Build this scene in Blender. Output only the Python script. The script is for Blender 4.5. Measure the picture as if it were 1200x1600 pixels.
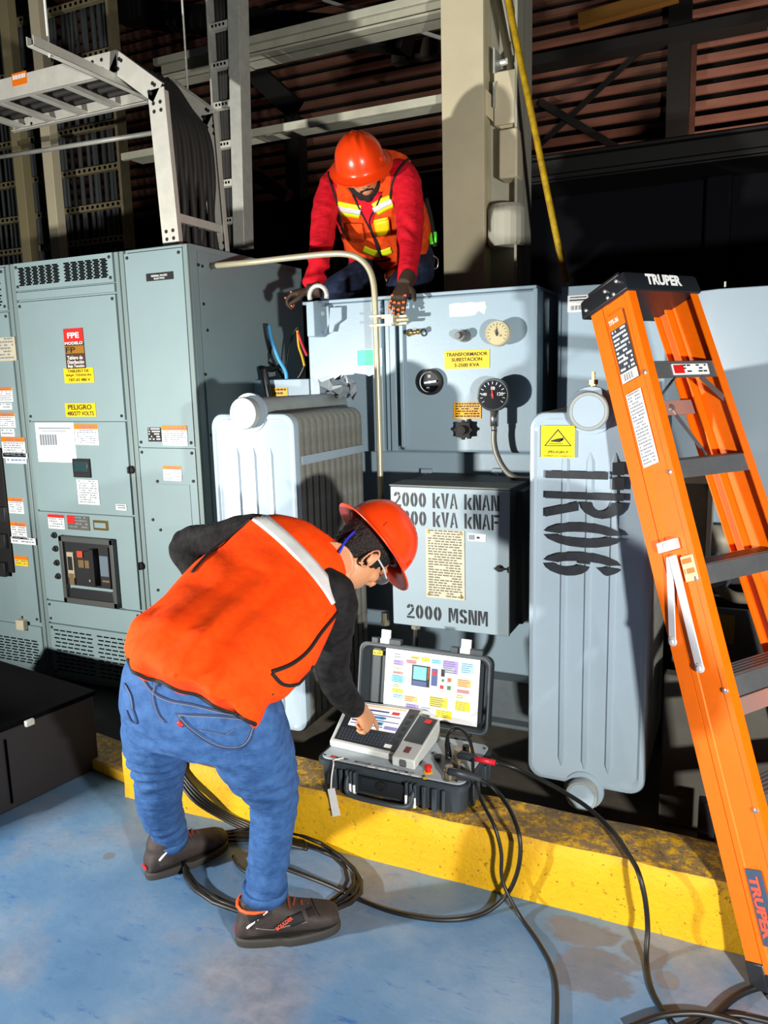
import bpy, bmesh, math, random
import numpy as np
from mathutils import Vector, Matrix, noise
from mathutils.bvhtree import BVHTree
random.seed(7)
SC = bpy.context.scene
for o in list(bpy.data.objects): bpy.data.objects.remove(o)
R = math.radians
# ------------------------------------------------------------ camera
F_PX, PITCH, ROLL, YAW = 1220.62, R(9.634), R(-1.4553), R(24.844)
CAM = Vector((0, 0, 1.6))
FW = Vector((-math.sin(YAW)*math.cos(PITCH), math.cos(YAW)*math.cos(PITCH), -math.sin(PITCH)))
_r = Vector((math.cos(YAW), math.sin(YAW), 0)); _u = _r.cross(FW)
RT = _r*math.cos(ROLL) + _u*math.sin(ROLL)
UP = -_r*math.sin(ROLL) + _u*math.cos(ROLL)
cd = bpy.data.cameras.new('camera'); cam = bpy.data.objects.new('camera', cd); SC.collection.objects.link(cam)
cd.sensor_fit = 'VERTICAL'; cd.sensor_height = 36; cd.lens = 36*F_PX/1600; cd.clip_end = 60
M3 = Matrix((RT, UP, -FW)).transposed(); cam.matrix_world = Matrix.Translation(CAM) @ M3.to_4x4()
SC.camera = cam
# ------------------------------------------------------------ world, lights, exposure
w = bpy.data.worlds.new('world'); SC.world = w; w.use_nodes = True
w.node_tree.nodes['Background'].inputs[0].default_value = (0.55, 0.7, 1, 1)
w.node_tree.nodes['Background'].inputs[1].default_value = 0.012
def area(name, loc, target, size, power, color, spread=180):
    l = bpy.data.lights.new(name, 'AREA'); l.shape = 'RECTANGLE'; l.size = size; l.size_y = size*0.7
    l.energy = power; l.color = color; l.spread = R(spread)
    o = bpy.data.objects.new(name, l); SC.collection.objects.link(o); o.location = loc
    o.rotation_euler = (Vector(target)-Vector(loc)).to_track_quat('-Z', 'Y').to_euler()
area('floodlight_left', (-3.1, 0.0, 1.12), (-1.75, 2.8, 1.4), .12, 124, (1, .96, .89), 145)
area('floodlight_right', (1.05, 0.0, 1.25), (-1.0, 2.8, 1.3), .12, 134, (1, .96, .89))
area('siding_fill', (0.2, 7.4, 2.7), (0.2, 9, 4.3), .8, 46, (1, .76, .66))  # added fill light that brightens the back siding, no known lamp there
SC.view_settings.view_transform = 'Standard'; SC.view_settings.look = 'None'
SC.view_settings.exposure = 0.0; SC.view_settings.gamma = 1; SC.view_settings.use_curve_mapping = False
# ------------------------------------------------------------ helpers
def ray(x, y): return FW + RT*((x-600)/F_PX) - UP*((y-800)/F_PX)
def at(x, y, **k):                      # point on a plane X=, Y=, Z= or at distance D= seen at a photo pixel
    d = ray(x, y)
    for n, v in k.items():
        if n == 'D': return CAM + d*v
        i = 'XYZ'.index(n); return CAM + d*((v-CAM[i])/d[i])
def c2w(a, b, c): return (RT*a + UP*b + FW*c).normalized()
def lin(c):
    return tuple((x/255/12.92 if x/255 <= .04045 else ((x/255+.055)/1.055)**2.4) for x in c)
MATS = {}
def mat(name, rgb, rough=.5, metal=0, var=0.0, vscale=6, bump=0, bscale=60, rgb2=None, spec=.5, emit=0):
    if name in MATS: return MATS[name]
    m = bpy.data.materials.new(name); m.use_nodes = True; nt = m.node_tree; b = nt.nodes['Principled BSDF']
    c = lin(rgb); b.inputs['Base Color'].default_value = (*c, 1)
    b.inputs['Roughness'].default_value = rough; b.inputs['Metallic'].default_value = metal
    b.inputs['Specular IOR Level'].default_value = spec
    if emit:
        b.inputs['Emission Color'].default_value = (*c, 1); b.inputs['Emission Strength'].default_value = emit
    tc = nt.nodes.new('ShaderNodeTexCoord')
    if var or rgb2:
        n = nt.nodes.new('ShaderNodeTexNoise'); n.inputs['Scale'].default_value = vscale; n.inputs['Detail'].default_value = 8
        n.inputs['Roughness'].default_value = .65
        nt.links.new(tc.outputs['Object'], n.inputs['Vector'])
        r = nt.nodes.new('ShaderNodeValToRGB'); e = r.color_ramp.elements
        e[0].position = .35; e[1].position = .68
        c2 = lin(rgb2) if rgb2 else tuple(x*(1-var) for x in c)
        e[0].color = (*c2, 1); e[1].color = (*c, 1)
        nt.links.new(n.outputs['Fac'], r.inputs['Fac']); nt.links.new(r.outputs['Color'], b.inputs['Base Color'])
    if bump:
        n2 = nt.nodes.new('ShaderNodeTexNoise'); n2.inputs['Scale'].default_value = bscale; n2.inputs['Detail'].default_value = 4
        nt.links.new(tc.outputs['Object'], n2.inputs['Vector'])
        bp = nt.nodes.new('ShaderNodeBump'); bp.inputs['Strength'].default_value = bump; bp.inputs['Distance'].default_value = .01
        nt.links.new(n2.outputs['Fac'], bp.inputs['Height']); nt.links.new(bp.outputs['Normal'], b.inputs['Normal'])
    MATS[name] = m; return m
def floor_mat():
    m = bpy.data.materials.new('blue_painted_concrete'); m.use_nodes = True; nt = m.node_tree; b = nt.nodes['Principled BSDF']
    L = nt.links; tc = nt.nodes.new('ShaderNodeTexCoord'); N = lambda t: nt.nodes.new(t); geo = N('ShaderNodeNewGeometry')
    def nz(scale, det=8, ro=.6, vec=None):
        n = N('ShaderNodeTexNoise'); n.inputs['Scale'].default_value = scale; n.inputs['Detail'].default_value = det
        n.inputs['Roughness'].default_value = ro; L.new(vec or tc.outputs['Object'], n.inputs['Vector']); return n.outputs['Fac']
    def ramp(f, stops):
        r = N('ShaderNodeValToRGB'); e = r.color_ramp.elements
        for i, (p, c) in enumerate(stops):
            x = e[i] if i < 2 else e.new(p)
            x.position = p; x.color = (*c, 1)
        L.new(f, r.inputs['Fac']); return r.outputs['Color']
    def mix(f, a, c):
        x = N('ShaderNodeMix'); x.data_type = 'RGBA'; L.new(f, x.inputs[0]); L.new(a, x.inputs[6]); L.new(c, x.inputs[7]); return x.outputs[2]
    base = ramp(nz(2.2), [(.3, lin((74, 112, 150))), (.72, lin((128, 150, 172))), (.5, lin((94, 128, 162)))])
    mp = N('ShaderNodeMapping'); mp.inputs['Scale'].default_value = (3, 9, 1); mp.inputs['Rotation'].default_value = (0, 0, .7)
    L.new(tc.outputs['Object'], mp.inputs['Vector'])
    g = (0, 0, 0); wv = (1, 1, 1)
    c = mix(ramp(nz(3.5, 10, .75, mp.outputs[0]), [(.58, g), (.68, (.75,)*3)]), base, ramp(nz(9), [(.3, lin((24, 76, 146))), (.7, lin((40, 96, 162)))]))
    c = mix(ramp(nz(1.7, 6, .55), [(.52, g), (.66, (.75,)*3)]), c, ramp(nz(20), [(.3, lin((112, 112, 120))), (.7, lin((150, 146, 150)))]))
    # oil stains by the kerb
    vo = None
    for (px, py, rx, ry) in [(905,1455,.10,.05), (945,1500,.08,.04), (1045,1530,.03,.03), (920,1530,.10,.06), (170,1338,.02,.02), (1010,1490,.06,.05)]:
        p = at(px, py, Z=0); mp = N('ShaderNodeMapping'); mp.vector_type = 'POINT'
        mp.inputs['Location'].default_value = (-p.x/rx, -p.y/ry, 0); mp.inputs['Scale'].default_value = (1/rx, 1/ry, 0)
        L.new(geo.outputs['Position'], mp.inputs['Vector'])
        ln = N('ShaderNodeVectorMath'); ln.operation = 'LENGTH'; L.new(mp.outputs[0], ln.inputs[0])
        a = N('ShaderNodeMath'); a.operation = 'MULTIPLY_ADD'; L.new(nz(14, 5), a.inputs[0]); a.inputs[1].default_value = -1.9; L.new(ln.outputs['Value'], a.inputs[2])
        if vo is None: vo = a.outputs[0]
        else:
            mn = N('ShaderNodeMath'); mn.operation = 'MINIMUM'; L.new(vo, mn.inputs[0]); L.new(a.outputs[0], mn.inputs[1]); vo = mn.outputs[0]
    c = mix(ramp(vo, [(0, (.6,)*3), (.25, g)]), c, ramp(nz(6), [(.3, lin((84, 78, 78))), (.7, lin((118, 108, 104)))]))
    L.new(c, b.inputs['Base Color']); b.inputs['Roughness'].default_value = .42
    bp = N('ShaderNodeBump'); bp.inputs['Strength'].default_value = .15; bp.inputs['Distance'].default_value = .01
    L.new(nz(40, 5), bp.inputs['Height']); L.new(bp.outputs[0], b.inputs['Normal']); return m
def kerb_mat():
    m = bpy.data.materials.new('yellow_painted_kerb'); m.use_nodes = True; nt = m.node_tree; b = nt.nodes['Principled BSDF']; L = nt.links
    N = lambda t: nt.nodes.new(t); tc = N('ShaderNodeTexCoord'); geo = N('ShaderNodeNewGeometry'); sp = N('ShaderNodeSeparateXYZ')
    L.new(geo.outputs['Normal'], sp.inputs[0])
    def nz(s, d=10, ro=.7):
        n = N('ShaderNodeTexNoise'); n.inputs['Scale'].default_value = s; n.inputs['Detail'].default_value = d; n.inputs['Roughness'].default_value = ro
        L.new(tc.outputs['Object'], n.inputs['Vector']); return n.outputs['Fac']
    def th(v, a, c):
        r = N('ShaderNodeMapRange'); r.inputs[1].default_value = a; r.inputs[2].default_value = c; L.new(v, r.inputs[0]); return r.outputs[0]
    def mul(a, c):
        x = N('ShaderNodeMath'); x.operation = 'MULTIPLY'; L.new(a, x.inputs[0])
        if isinstance(c, float): x.inputs[1].default_value = c
        else: L.new(c, x.inputs[1])
        return x.outputs[0]
    def mix(f, a, c):
        x = N('ShaderNodeMix'); x.data_type = 'RGBA'; L.new(f, x.inputs[0])
        for i, v in ((6, a), (7, c)):
            if isinstance(v, tuple): x.inputs[i].default_value = (*lin(v), 1)
            else: L.new(v, x.inputs[i])
        return x.outputs[2]
    yel = mix(nz(4), (200, 148, 0), (236, 184, 0))
    top = mul(th(sp.outputs['Z'], .5, .9), th(nz(30, 12, .8), .42, .52))
    wear = mix(nz(30), (84, 68, 48), (134, 114, 84))
    c = mix(mul(top, .9), yel, wear)
    c = mix(mul(th(nz(60, 6), .61, .66), .8), c, (60, 46, 20))
    c = mix(mul(th(nz(6, 12, .85), .63, .65), .8), c, (52, 44, 30))
    L.new(c, b.inputs['Base Color']); b.inputs['Roughness'].default_value = .6
    bp = N('ShaderNodeBump'); bp.inputs['Strength'].default_value = .6; bp.inputs['Distance'].default_value = .012
    L.new(nz(22), bp.inputs['Height']); L.new(bp.outputs[0], b.inputs['Normal']); return m
def fabric(name, rgb, rgb2, scale=(1, 1, 1), fold=.5, fs=9, weave=0, wscale=500, axis=None):
    m = bpy.data.materials.new(name); m.use_nodes = True; nt = m.node_tree; b = nt.nodes['Principled BSDF']; L = nt.links; N = lambda t: nt.nodes.new(t)
    tc = N('ShaderNodeTexCoord'); mp = N('ShaderNodeMapping'); mp.inputs['Scale'].default_value = scale; L.new(tc.outputs['Object'], mp.inputs['Vector'])
    n = N('ShaderNodeTexNoise'); n.inputs['Scale'].default_value = fs; n.inputs['Detail'].default_value = 4; L.new(mp.outputs[0], n.inputs['Vector'])
    n2 = N('ShaderNodeTexNoise'); n2.inputs['Scale'].default_value = 45; n2.inputs['Detail'].default_value = 8; L.new(tc.outputs['Object'], n2.inputs['Vector'])
    mx = N('ShaderNodeMix'); mx.data_type = 'FLOAT'; mx.inputs[0].default_value = .5; L.new(n.outputs['Fac'], mx.inputs[2]); L.new(n2.outputs['Fac'], mx.inputs[3])
    r = N('ShaderNodeValToRGB'); r.color_ramp.elements[0].position = .38; r.color_ramp.elements[1].position = .62
    r.color_ramp.elements[0].color = (*lin(rgb2), 1); r.color_ramp.elements[1].color = (*lin(rgb), 1)
    L.new(mx.outputs[0], r.inputs['Fac']); L.new(r.outputs['Color'], b.inputs['Base Color'])
    b.inputs['Roughness'].default_value = .85; b.inputs['Specular IOR Level'].default_value = .2
    bp = N('ShaderNodeBump'); bp.inputs['Strength'].default_value = fold; bp.inputs['Distance'].default_value = .03; L.new(n.outputs['Fac'], bp.inputs['Height'])
    out = bp.outputs[0]
    if weave:
        wv = N('ShaderNodeTexWave'); wv.inputs['Scale'].default_value = wscale; wv.bands_direction = 'Z'; L.new(tc.outputs['Object'], wv.inputs['Vector'])
        b2 = N('ShaderNodeBump'); b2.inputs['Strength'].default_value = weave; b2.inputs['Distance'].default_value = .004
        L.new(wv.outputs['Fac'], b2.inputs['Height']); L.new(out, b2.inputs['Normal']); out = b2.outputs[0]
    L.new(out, b.inputs['Normal']); MATS[name] = m; return m

TEXTC = {}
def text_geo(s, bold=0.0):
    k = (s, bold)
    if k in TEXTC: return TEXTC[k]
    cu = bpy.data.curves.new('t', 'FONT'); cu.body = s; cu.size = 1; cu.offset = bold; cu.resolution_u = 3; cu.fill_mode = 'FRONT'
    o = bpy.data.objects.new('t', cu); SC.collection.objects.link(o)
    dg = bpy.context.evaluated_depsgraph_get(); me = bpy.data.meshes.new_from_object(o.evaluated_get(dg))
    vs = [tuple(v.co) for v in me.vertices]; fs = [tuple(p.vertices) for p in me.polygons]
    bpy.data.objects.remove(o); bpy.data.curves.remove(cu); bpy.data.meshes.remove(me)
    xs = [v[0] for v in vs] or [0]; ys = [v[1] for v in vs] or [0]
    x0, x1, y0, y1 = min(xs), max(xs), min(ys), max(ys)
    TEXTC[k] = ([((x-x0)/(x1-x0), (y-y0)/(y1-y0)) for x, y, z in vs], fs); return TEXTC[k]

class MB:
    def __init__(s): s.v = []; s.f = []; s.m = []
    def add(s, vs, fs, mi=0):
        b = len(s.v); s.v += [Vector(v) for v in vs]; s.f += [tuple(b+i for i in f) for f in fs]; s.m += [mi]*len(fs)
    def box(s, x0, x1, y0, y1, z0, z1, mi=0):
        s.obox(Vector(((x0+x1)/2, (y0+y1)/2, (z0+z1)/2)), Vector((abs(x1-x0)/2, 0, 0)), Vector((0, abs(y1-y0)/2, 0)), Vector((0, 0, abs(z1-z0)/2)), mi)
    def obox(s, c, a, b, d, mi=0):
        c, a, b, d = Vector(c), Vector(a), Vector(b), Vector(d)
        if a.cross(b).dot(d) < 0: a = -a
        vs = [c+a*i+b*j+d*k for k in (-1, 1) for j in (-1, 1) for i in (-1, 1)]
        s.add(vs, [(0, 2, 3, 1), (4, 5, 7, 6), (0, 1, 5, 4), (2, 6, 7, 3), (0, 4, 6, 2), (1, 3, 7, 5)], mi)
    def quad(s, a, b, c, d, mi=0): s.add([a, b, c, d], [(0, 1, 2, 3)], mi)
    def prism(s, poly, ext, mi=0):
        ext = Vector(ext); n = len(poly); P = [Vector(p) for p in poly]
        nn = Vector((0, 0, 0))
        for i in range(n): nn += P[i].cross(P[(i+1) % n])
        if nn.dot(ext) > 0: P.reverse()
        s.add(P+[p+ext for p in P], [tuple(range(n)), tuple(range(2*n-1, n-1, -1))]+[(i, i+n, (i+1) % n+n, (i+1) % n) for i in range(n)], mi)
    def rings(s, rs, mi=0, cap=True):
        n = len(rs[0]); b = len(s.v)
        vs = [p for r in rs for p in r]; fs = []
        for k in range(len(rs)-1):
            for i in range(n): fs.append((k*n+i, k*n+(i+1) % n, (k+1)*n+(i+1) % n, (k+1)*n+i))
        if cap: fs += [tuple(range(n-1, -1, -1)), tuple((len(rs)-1)*n+i for i in range(n))]
        s.add(vs, fs, mi)
    def tube(s, pts, r, n=10, mi=0, cap=True, flat=1.0):
        pts = [Vector(p) for p in pts]; rr = r if isinstance(r, (list, tuple)) else [r]*len(pts)
        t0 = (pts[1]-pts[0]).normalized(); u = t0.orthogonal().normalized(); rs = []
        for i, p in enumerate(pts):
            t = ((pts[min(i+1, len(pts)-1)]-pts[max(i-1, 0)])).normalized()
            u = (u-t*u.dot(t)).normalized(); v = t.cross(u)
            rs.append([p+u*math.cos(2*math.pi*k/n)*rr[i]+v*math.sin(2*math.pi*k/n)*rr[i]*flat for k in range(n)])
        s.rings(rs, mi, cap)
    def cyl(s, a, b, r, n=20, mi=0, r2=None): s.tube([a, b], [r, r if r2 is None else r2], n, mi)
    def lathe(s, o, ax, prof, n=24, mi=0, cap=True):
        o, ax = Vector(o), Vector(ax).normalized(); u = ax.orthogonal().normalized(); v = ax.cross(u)
        s.rings([[o+ax*h+(u*math.cos(2*math.pi*k/n)+v*math.sin(2*math.pi*k/n))*r for k in range(n)] for r, h in prof], mi, cap)
    def text(s, st, o, u, v, w, h, mi=0, bold=0.0, lift=None):   # fills a w x h box whose lower-left corner is o
        vs, fs = text_geo(st, bold); o, u, v = Vector(o), Vector(u), Vector(v)
        s.add([o+u*(a*w)+v*(b*h) for a, b in vs], fs, mi)
    def build(s, name, mats, parent=None, bevel=0, smooth=False, seg=2, auto=False):
        if not isinstance(mats, (list, tuple)): mats = [mats]
        lo = Vector([min(v[i] for v in s.v) for i in range(3)]); hi = Vector([max(v[i] for v in s.v) for i in range(3)])
        org = (lo+hi)/2
        if parent is None: org.z = lo.z
        me = bpy.data.meshes.new(name); me.from_pydata([v-org for v in s.v], [], s.f); me.update()
        for m in mats: me.materials.append(m)
        me.polygons.foreach_set('material_index', s.m)
        if smooth: me.polygons.foreach_set('use_smooth', [True]*len(me.polygons))
        o = bpy.data.objects.new(name, me); SC.collection.objects.link(o)
        o.location = org
        if parent is not None:
            o.parent = parent; o.location = org - wloc(parent)
        if bevel:
            b = o.modifiers.new('bevel', 'BEVEL'); b.width = bevel; b.segments = seg; b.limit_method = 'ANGLE'; b.angle_limit = R(40)
        if auto or bevel:
            me.polygons.foreach_set('use_smooth', [True]*len(me.polygons))
            # sharp edges stay sharp
            bm = bmesh.new(); bm.from_mesh(me)
            for e in bm.edges:
                if len(e.link_faces) == 2 and e.calc_face_angle(0) > R(35): e.smooth = False
            bm.to_mesh(me); bm.free()
        return o
def wloc(o):
    l = o.location.copy()
    while o.parent: o = o.parent; l += o.location
    return l
def tag(o, label=None, cat=None, group=None, kind=None):
    for k, v in (('label', label), ('category', cat), ('group', group), ('kind', kind)):
        if v: o[k] = v
    return o
def thing(name, label, cat, loc, group=None):
    o = bpy.data.objects.new(name, None); SC.collection.objects.link(o); o.location = loc; o.empty_display_size = .1
    return tag(o, label, cat, group)
def plab(o, l): o['label'] = l; return o
V = Vector
ORD = 'first second third fourth fifth sixth seventh eighth ninth tenth eleventh twelfth thirteenth fourteenth fifteenth sixteenth seventeenth eighteenth nineteenth twentieth'.split()
ORD += ['twenty-'+x for x in ORD[:9]] + ['thirtieth'] + ['thirty-'+x for x in ORD[:9]]
X_, Y_, Z_ = V((1, 0, 0)), V((0, 1, 0)), V((0, 0, 1))
def smooth_path(pts, k=6):
    P = [V(p) for p in pts]; out = []
    for i in range(len(P)-1):
        a = P[max(i-1, 0)]; b = P[i]; c = P[i+1]; d = P[min(i+2, len(P)-1)]
        for j in range(k):
            t = j/k
            out.append(.5*((2*b)+(c-a)*t+(2*a-5*b+4*c-d)*t*t+(3*b-a-3*c+d)*t**3))
    out.append(P[-1]); return out
def rectY(x0, y0, x1, y1, Y):
    xm, ym = (x0+x1)/2, (y0+y1)/2
    return at(x0, ym, Y=Y).x, at(x1, ym, Y=Y).x, at(xm, y1, Y=Y).z, at(xm, y0, Y=Y).z
# a flat sticker or plate: frame = lower-left corner o, right u, up v; rows of fine print are small dashes
def sticker(parent, name, o, u, v, w, h, base, ink, head=None, headfrac=.22, rows=0, texts=(), th=.0015, dens=.8, extra=(), cols=None, lab=None):
    u, v = V(u).normalized(), V(v).normalized(); n = u.cross(v); m = MB(); o = V(o)
    m.obox(o+u*w/2+v*h/2-n*.0, u*w/2, v*h/2, n*th, 0)
    mats = [base, ink]; top = h
    lift = n*(th+.0006)
    if head:
        mats.append(head); a = o+v*h*(1-headfrac)+lift
        m.quad(a, a+u*w, a+u*w+v*h*headfrac, a+v*h*headfrac, 2); top = h*(1-headfrac)
    rnd = random.Random(int(w*1e5)+rows)
    for i in range(rows):
        y = top*(1-(i+.75)/(rows+.5)); x = w*.07; dh = top/(rows+.5)*.5
        while x < w*.9:
            L = min(w*rnd.uniform(.04, .16), w*.94-x)
            if rnd.random() < dens and L > 0:
                a = o+u*x+v*y+lift; m.quad(a, a+u*L, a+u*L+v*dh, a+v*dh, 1)
            x += L+w*.025
    for (st, tx, ty, tw, thh, mi, bold) in texts:      # fractions of the plate
        m.text(st, o+u*w*tx+v*h*ty+lift*1.6, u, v, w*tw, h*thh, mi, bold)
    for (x0, y0, x1, y1, mi) in extra:
        a = o+u*w*x0+v*h*y0+lift*1.3; m.quad(a, a+u*w*(x1-x0), a+u*w*(x1-x0)+v*h*(y1-y0), a+v*h*(y1-y0), mi)
    if cols: mats += cols
    ob = m.build(name, mats, parent)
    if lab: ob['label'] = lab
    return ob
def stickY(parent, name, px, Y, *a, **k):            # px = rectangle in photo pixels, on a wall facing the camera side
    x0, x1, z0, z1 = rectY(*px, Y); return sticker(parent, name, V((x0, Y-.0015, z0)), X_, Z_, x1-x0, z1-z0, *a, **k)
# stencil letters as polygon pieces in a unit cell (0..1, 0..1)
def _arc(cx, cy, rx, ry, tx, ty, a0, a1, n=8):
    A = [R(a0+(a1-a0)*i/n) for i in range(n+1)]
    return [(cx+rx*math.cos(a), cy+ry*math.sin(a)) for a in A]+[(cx+(rx-tx)*math.cos(a), cy+(ry-ty)*math.sin(a)) for a in reversed(A)]
T = .36
GL = {
 '0': [_arc(.5, .5, .48, .5, T, .19, 98, 262), _arc(.5, .5, .48, .5, T, .19, -82, 82)],
 '2': [_arc(.48, .72, .46, .28, T, .155, 20, 82, 5), _arc(.48, .72, .46, .28, T, .155, 98, 185, 5), [(.94, .76), (.67, .76), (.60, .56), (.06, .2), (.38, .2), (.88, .55)], [(.02, 0), (.98, 0), (.98, .15), (.02, .15)]],
 '3': [_arc(.48, .74, .46, .26, T, .145, 98, 175, 5), _arc(.48, .74, .46, .26, T, .145, -70, 82, 8), _arc(.48, .26, .46, .26, T, .145, -82, 70, 8), _arc(.48, .26, .46, .26, T, .145, 185, 262, 5)],
 'k': [[(.0, 0), (.32, 0), (.32, 1), (.0, 1)], [(.38, .46), (.66, .78), (1, .78), (.68, .46), (1, 0), (.66, 0), (.38, .36)]],
 'V': [[(0, 1), (.34, 1), (.47, .35), (.47, 0), (.38, 0)], [(.66, 1), (1, 1), (.62, 0), (.53, 0), (.53, .35)]],
 'A': [[(0, 0), (.24, 0), (.30, .22), (.47, .22), (.47, .36), (.34, .36), (.47, .75), (.47, 1), (.36, 1)], [(1, 0), (.76, 0), (.53, .75), (.53, 1), (.64, 1)]],
 'N': [[(0, 0), (.28, 0), (.28, 1), (0, 1)], [(.32, 1), (.46, 1), (.68, .35), (.68, 0), (.54, 0), (.32, .65)], [(.72, 0), (1, 0), (1, 1), (.72, 1)]],
 'F': [[(.02, 0), (.3, 0), (.3, 1), (.02, 1)], [(.37, 1), (.98, 1), (.98, .84), (.37, .84)], [(.37, .58), (.85, .58), (.85, .43), (.37, .43)]],
 'M': [[(.0, 0), (.23, 0), (.23, 1), (.0, 1)], [(.24, 1), (.36, 1), (.48, .55), (.48, .15), (.43, .15), (.24, .75)], [(.76, 1), (.64, 1), (.52, .55), (.52, .15), (.57, .15), (.76, .75)], [(.77, 0), (1, 0), (1, 1), (.77, 1)]],
 'S': [_arc(.5, .73, .46, .27, T, .155, 5, 82, 5), _arc(.5, .73, .46, .27, T, .155, 98, 235, 7), [(.28, .6), (.5, .62), (.9, .4), (.72, .34), (.45, .44), (.2, .5)], _arc(.5, .27, .46, .27, T, .155, -82, 45, 7), _arc(.5, .27, .46, .27, T, .155, 185, 262, 5)],
 'T': [[(.0, 1), (.46, 1), (.46, .85), (0, .85)], [(.54, 1), (1, 1), (1, .85), (.54, .85)], [(.36, 0), (.64, 0), (.64, .8), (.36, .8)]],
 'R': [[(.02, 0), (.28, 0), (.28, 1), (.02, 1)], _arc(.34, .73, .64, .27, .30, .15, -86, 88, 8), [(.36, .44), (.70, .44), (1, 0), (.68, 0)]],
 '6': [_arc(.5, .5, .48, .5, T, .18, 98, 262), _arc(.5, .3, .48, .3, T, .155, -82, 82), _arc(.5, .5, .48, .5, T, .18, 38, 82, 5), [(.39, .45), (.47, .45), (.47, .6), (.39, .6)]],
}
def stencil(m, s, o, u, v, w, h, mi=0, gap=.12, space=.6):
    o, u, v = V(o), V(u), V(v); tot = sum(space if c == ' ' else (1.15 if c == 'M' else 1) for c in s)+gap*(len(s)-1); k = w/tot; x = 0
    for c in s:
        cw = space if c == ' ' else (1.15 if c == 'M' else 1)
        for poly in GL.get(c, []):
            P = [o+u*((x+a*cw)*k)+v*(b*h) for a, b in poly]; n = len(P)
            if c in '0236SR' and n > 7:                      # curved bands as quads
                hlf = n//2; m.add(P, [(i, i+1, n-2-i, n-1-i) for i in range(hlf-1)], mi)
            else: m.add(P, [tuple(range(n))], mi)
        x += cw+gap
# organic shapes: lofts joined by a voxel remesh
def ring(c, a, b, n=20, p=1.0):
    out = []
    for k in range(n):
        t = 2*math.pi*k/n; cx, sy = math.cos(t), math.sin(t)
        if p != 1: cx = math.copysign(abs(cx)**p, cx); sy = math.copysign(abs(sy)**p, sy)
        out.append(V(c)+V(a)*cx+V(b)*sy)
    return out
def limb(m, pts, n=16, sub=5):
    P = smooth_path([p for p, r in pts], sub); rr = smooth_path([(r, 0, 0) for p, r in pts], sub)
    m.tube(P, [x[0] for x in rr], n)
    for e in (0, -1): ball(m, P[e], rr[e][0]*.98)
def ball(m, c, r, a=None, n=14):
    c = V(c); ax = a or (X_*r, Y_*r, Z_*r); rs = []
    for i in range(1, 9):
        t = math.pi*i/9; rs.append([c+ax[2]*math.cos(t)+(ax[0]*math.cos(2*math.pi*k/n)+ax[1]*math.sin(2*math.pi*k/n))*math.sin(t) for k in range(n)])
    m.rings(rs)
BV = {}
def blob(m, name, mats, parent, voxel=.008, it=6, disp=0, dsize=.06, key=None, n_disp=None, subd=0, paint=None):
    me = bpy.data.meshes.new('tmp'); me.from_pydata(m.v, [], m.f); me.update()
    bm = bmesh.new(); bm.from_mesh(me); bmesh.ops.recalc_face_normals(bm, faces=bm.faces); bm.to_mesh(me); bm.free()
    o = bpy.data.objects.new('tmp', me); SC.collection.objects.link(o)
    r = o.modifiers.new('r', 'REMESH'); r.mode = 'VOXEL'; r.voxel_size = voxel; r.adaptivity = 0
    if it:
        s = o.modifiers.new('s', 'SMOOTH'); s.iterations = it; s.factor = .5
    dg = bpy.context.evaluated_depsgraph_get(); m2 = bpy.data.meshes.new_from_object(o.evaluated_get(dg))
    bpy.data.objects.remove(o)
    if n_disp:
        nv = [v.co + v.normal*n_disp(v.co, v.normal) for v in m2.vertices]
        for v, c in zip(m2.vertices, nv): v.co = c
        m2.update()
    if key: BV[key] = BVHTree.FromPolygons([v.co.copy() for v in m2.vertices], [tuple(p.vertices) for p in m2.polygons])
    if not isinstance(mats, (list, tuple)): mats = [mats]
    m2.materials.clear()
    for x in mats: m2.materials.append(x)
    if paint:
        m2.polygons.foreach_set('material_index', [paint(p.center) for p in m2.polygons])
    xs = [v.co for v in m2.vertices]; org = sum(xs, V())/len(xs)
    m2.transform(Matrix.Translation(-org)); m2.polygons.foreach_set('use_smooth', [True]*len(m2.polygons))
    ob = bpy.data.objects.new(name, m2); m2.name = name; SC.collection.objects.link(ob); ob.parent = parent
    ob.location = org-wloc(parent) if parent else org
    return ob
def hit(px, py, keys, lift=.003):
    best = None
    for k in keys:
        d = ray(px, py).normalized(); h = BV[k].ray_cast(CAM, d)
        if h[0] is not None and (best is None or h[3] < best[1]):
            nn = h[1]; nn = -nn if nn.dot(d) > 0 else nn
            best = (h[0]+nn*lift, h[3])
    return best[0] if best else None
def drape(name, grid, keys, m, parent, lift=.003, thick=.0):   # grid: rows of photo pixels laid onto the surface found there
    mb = MB(); P = [[hit(x, y, keys, lift) for x, y in row] for row in grid]
    idx = {}; vs = []; fs = []
    for i, row in enumerate(P):
        for j, p in enumerate(row):
            if p is not None: idx[i, j] = len(vs); vs.append(p)
    for i in range(len(P)-1):
        for j in range(len(P[0])-1):
            q = [(i, j), (i, j+1), (i+1, j+1), (i+1, j)]
            if all(k in idx for k in q):
                L = [vs[idx[k]] for k in q]
                if max((L[a]-L[(a+1) % 4]).length for a in range(4)) < .08: fs.append(tuple(idx[k] for k in q))
    if not fs: return None
    mb.add(vs, fs); ob = mb.build(name, m, parent, smooth=True)
    so = ob.modifiers.new('solid', 'SOLIDIFY'); so.thickness = max(thick, .0025); so.offset = 0
    return ob
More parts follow.
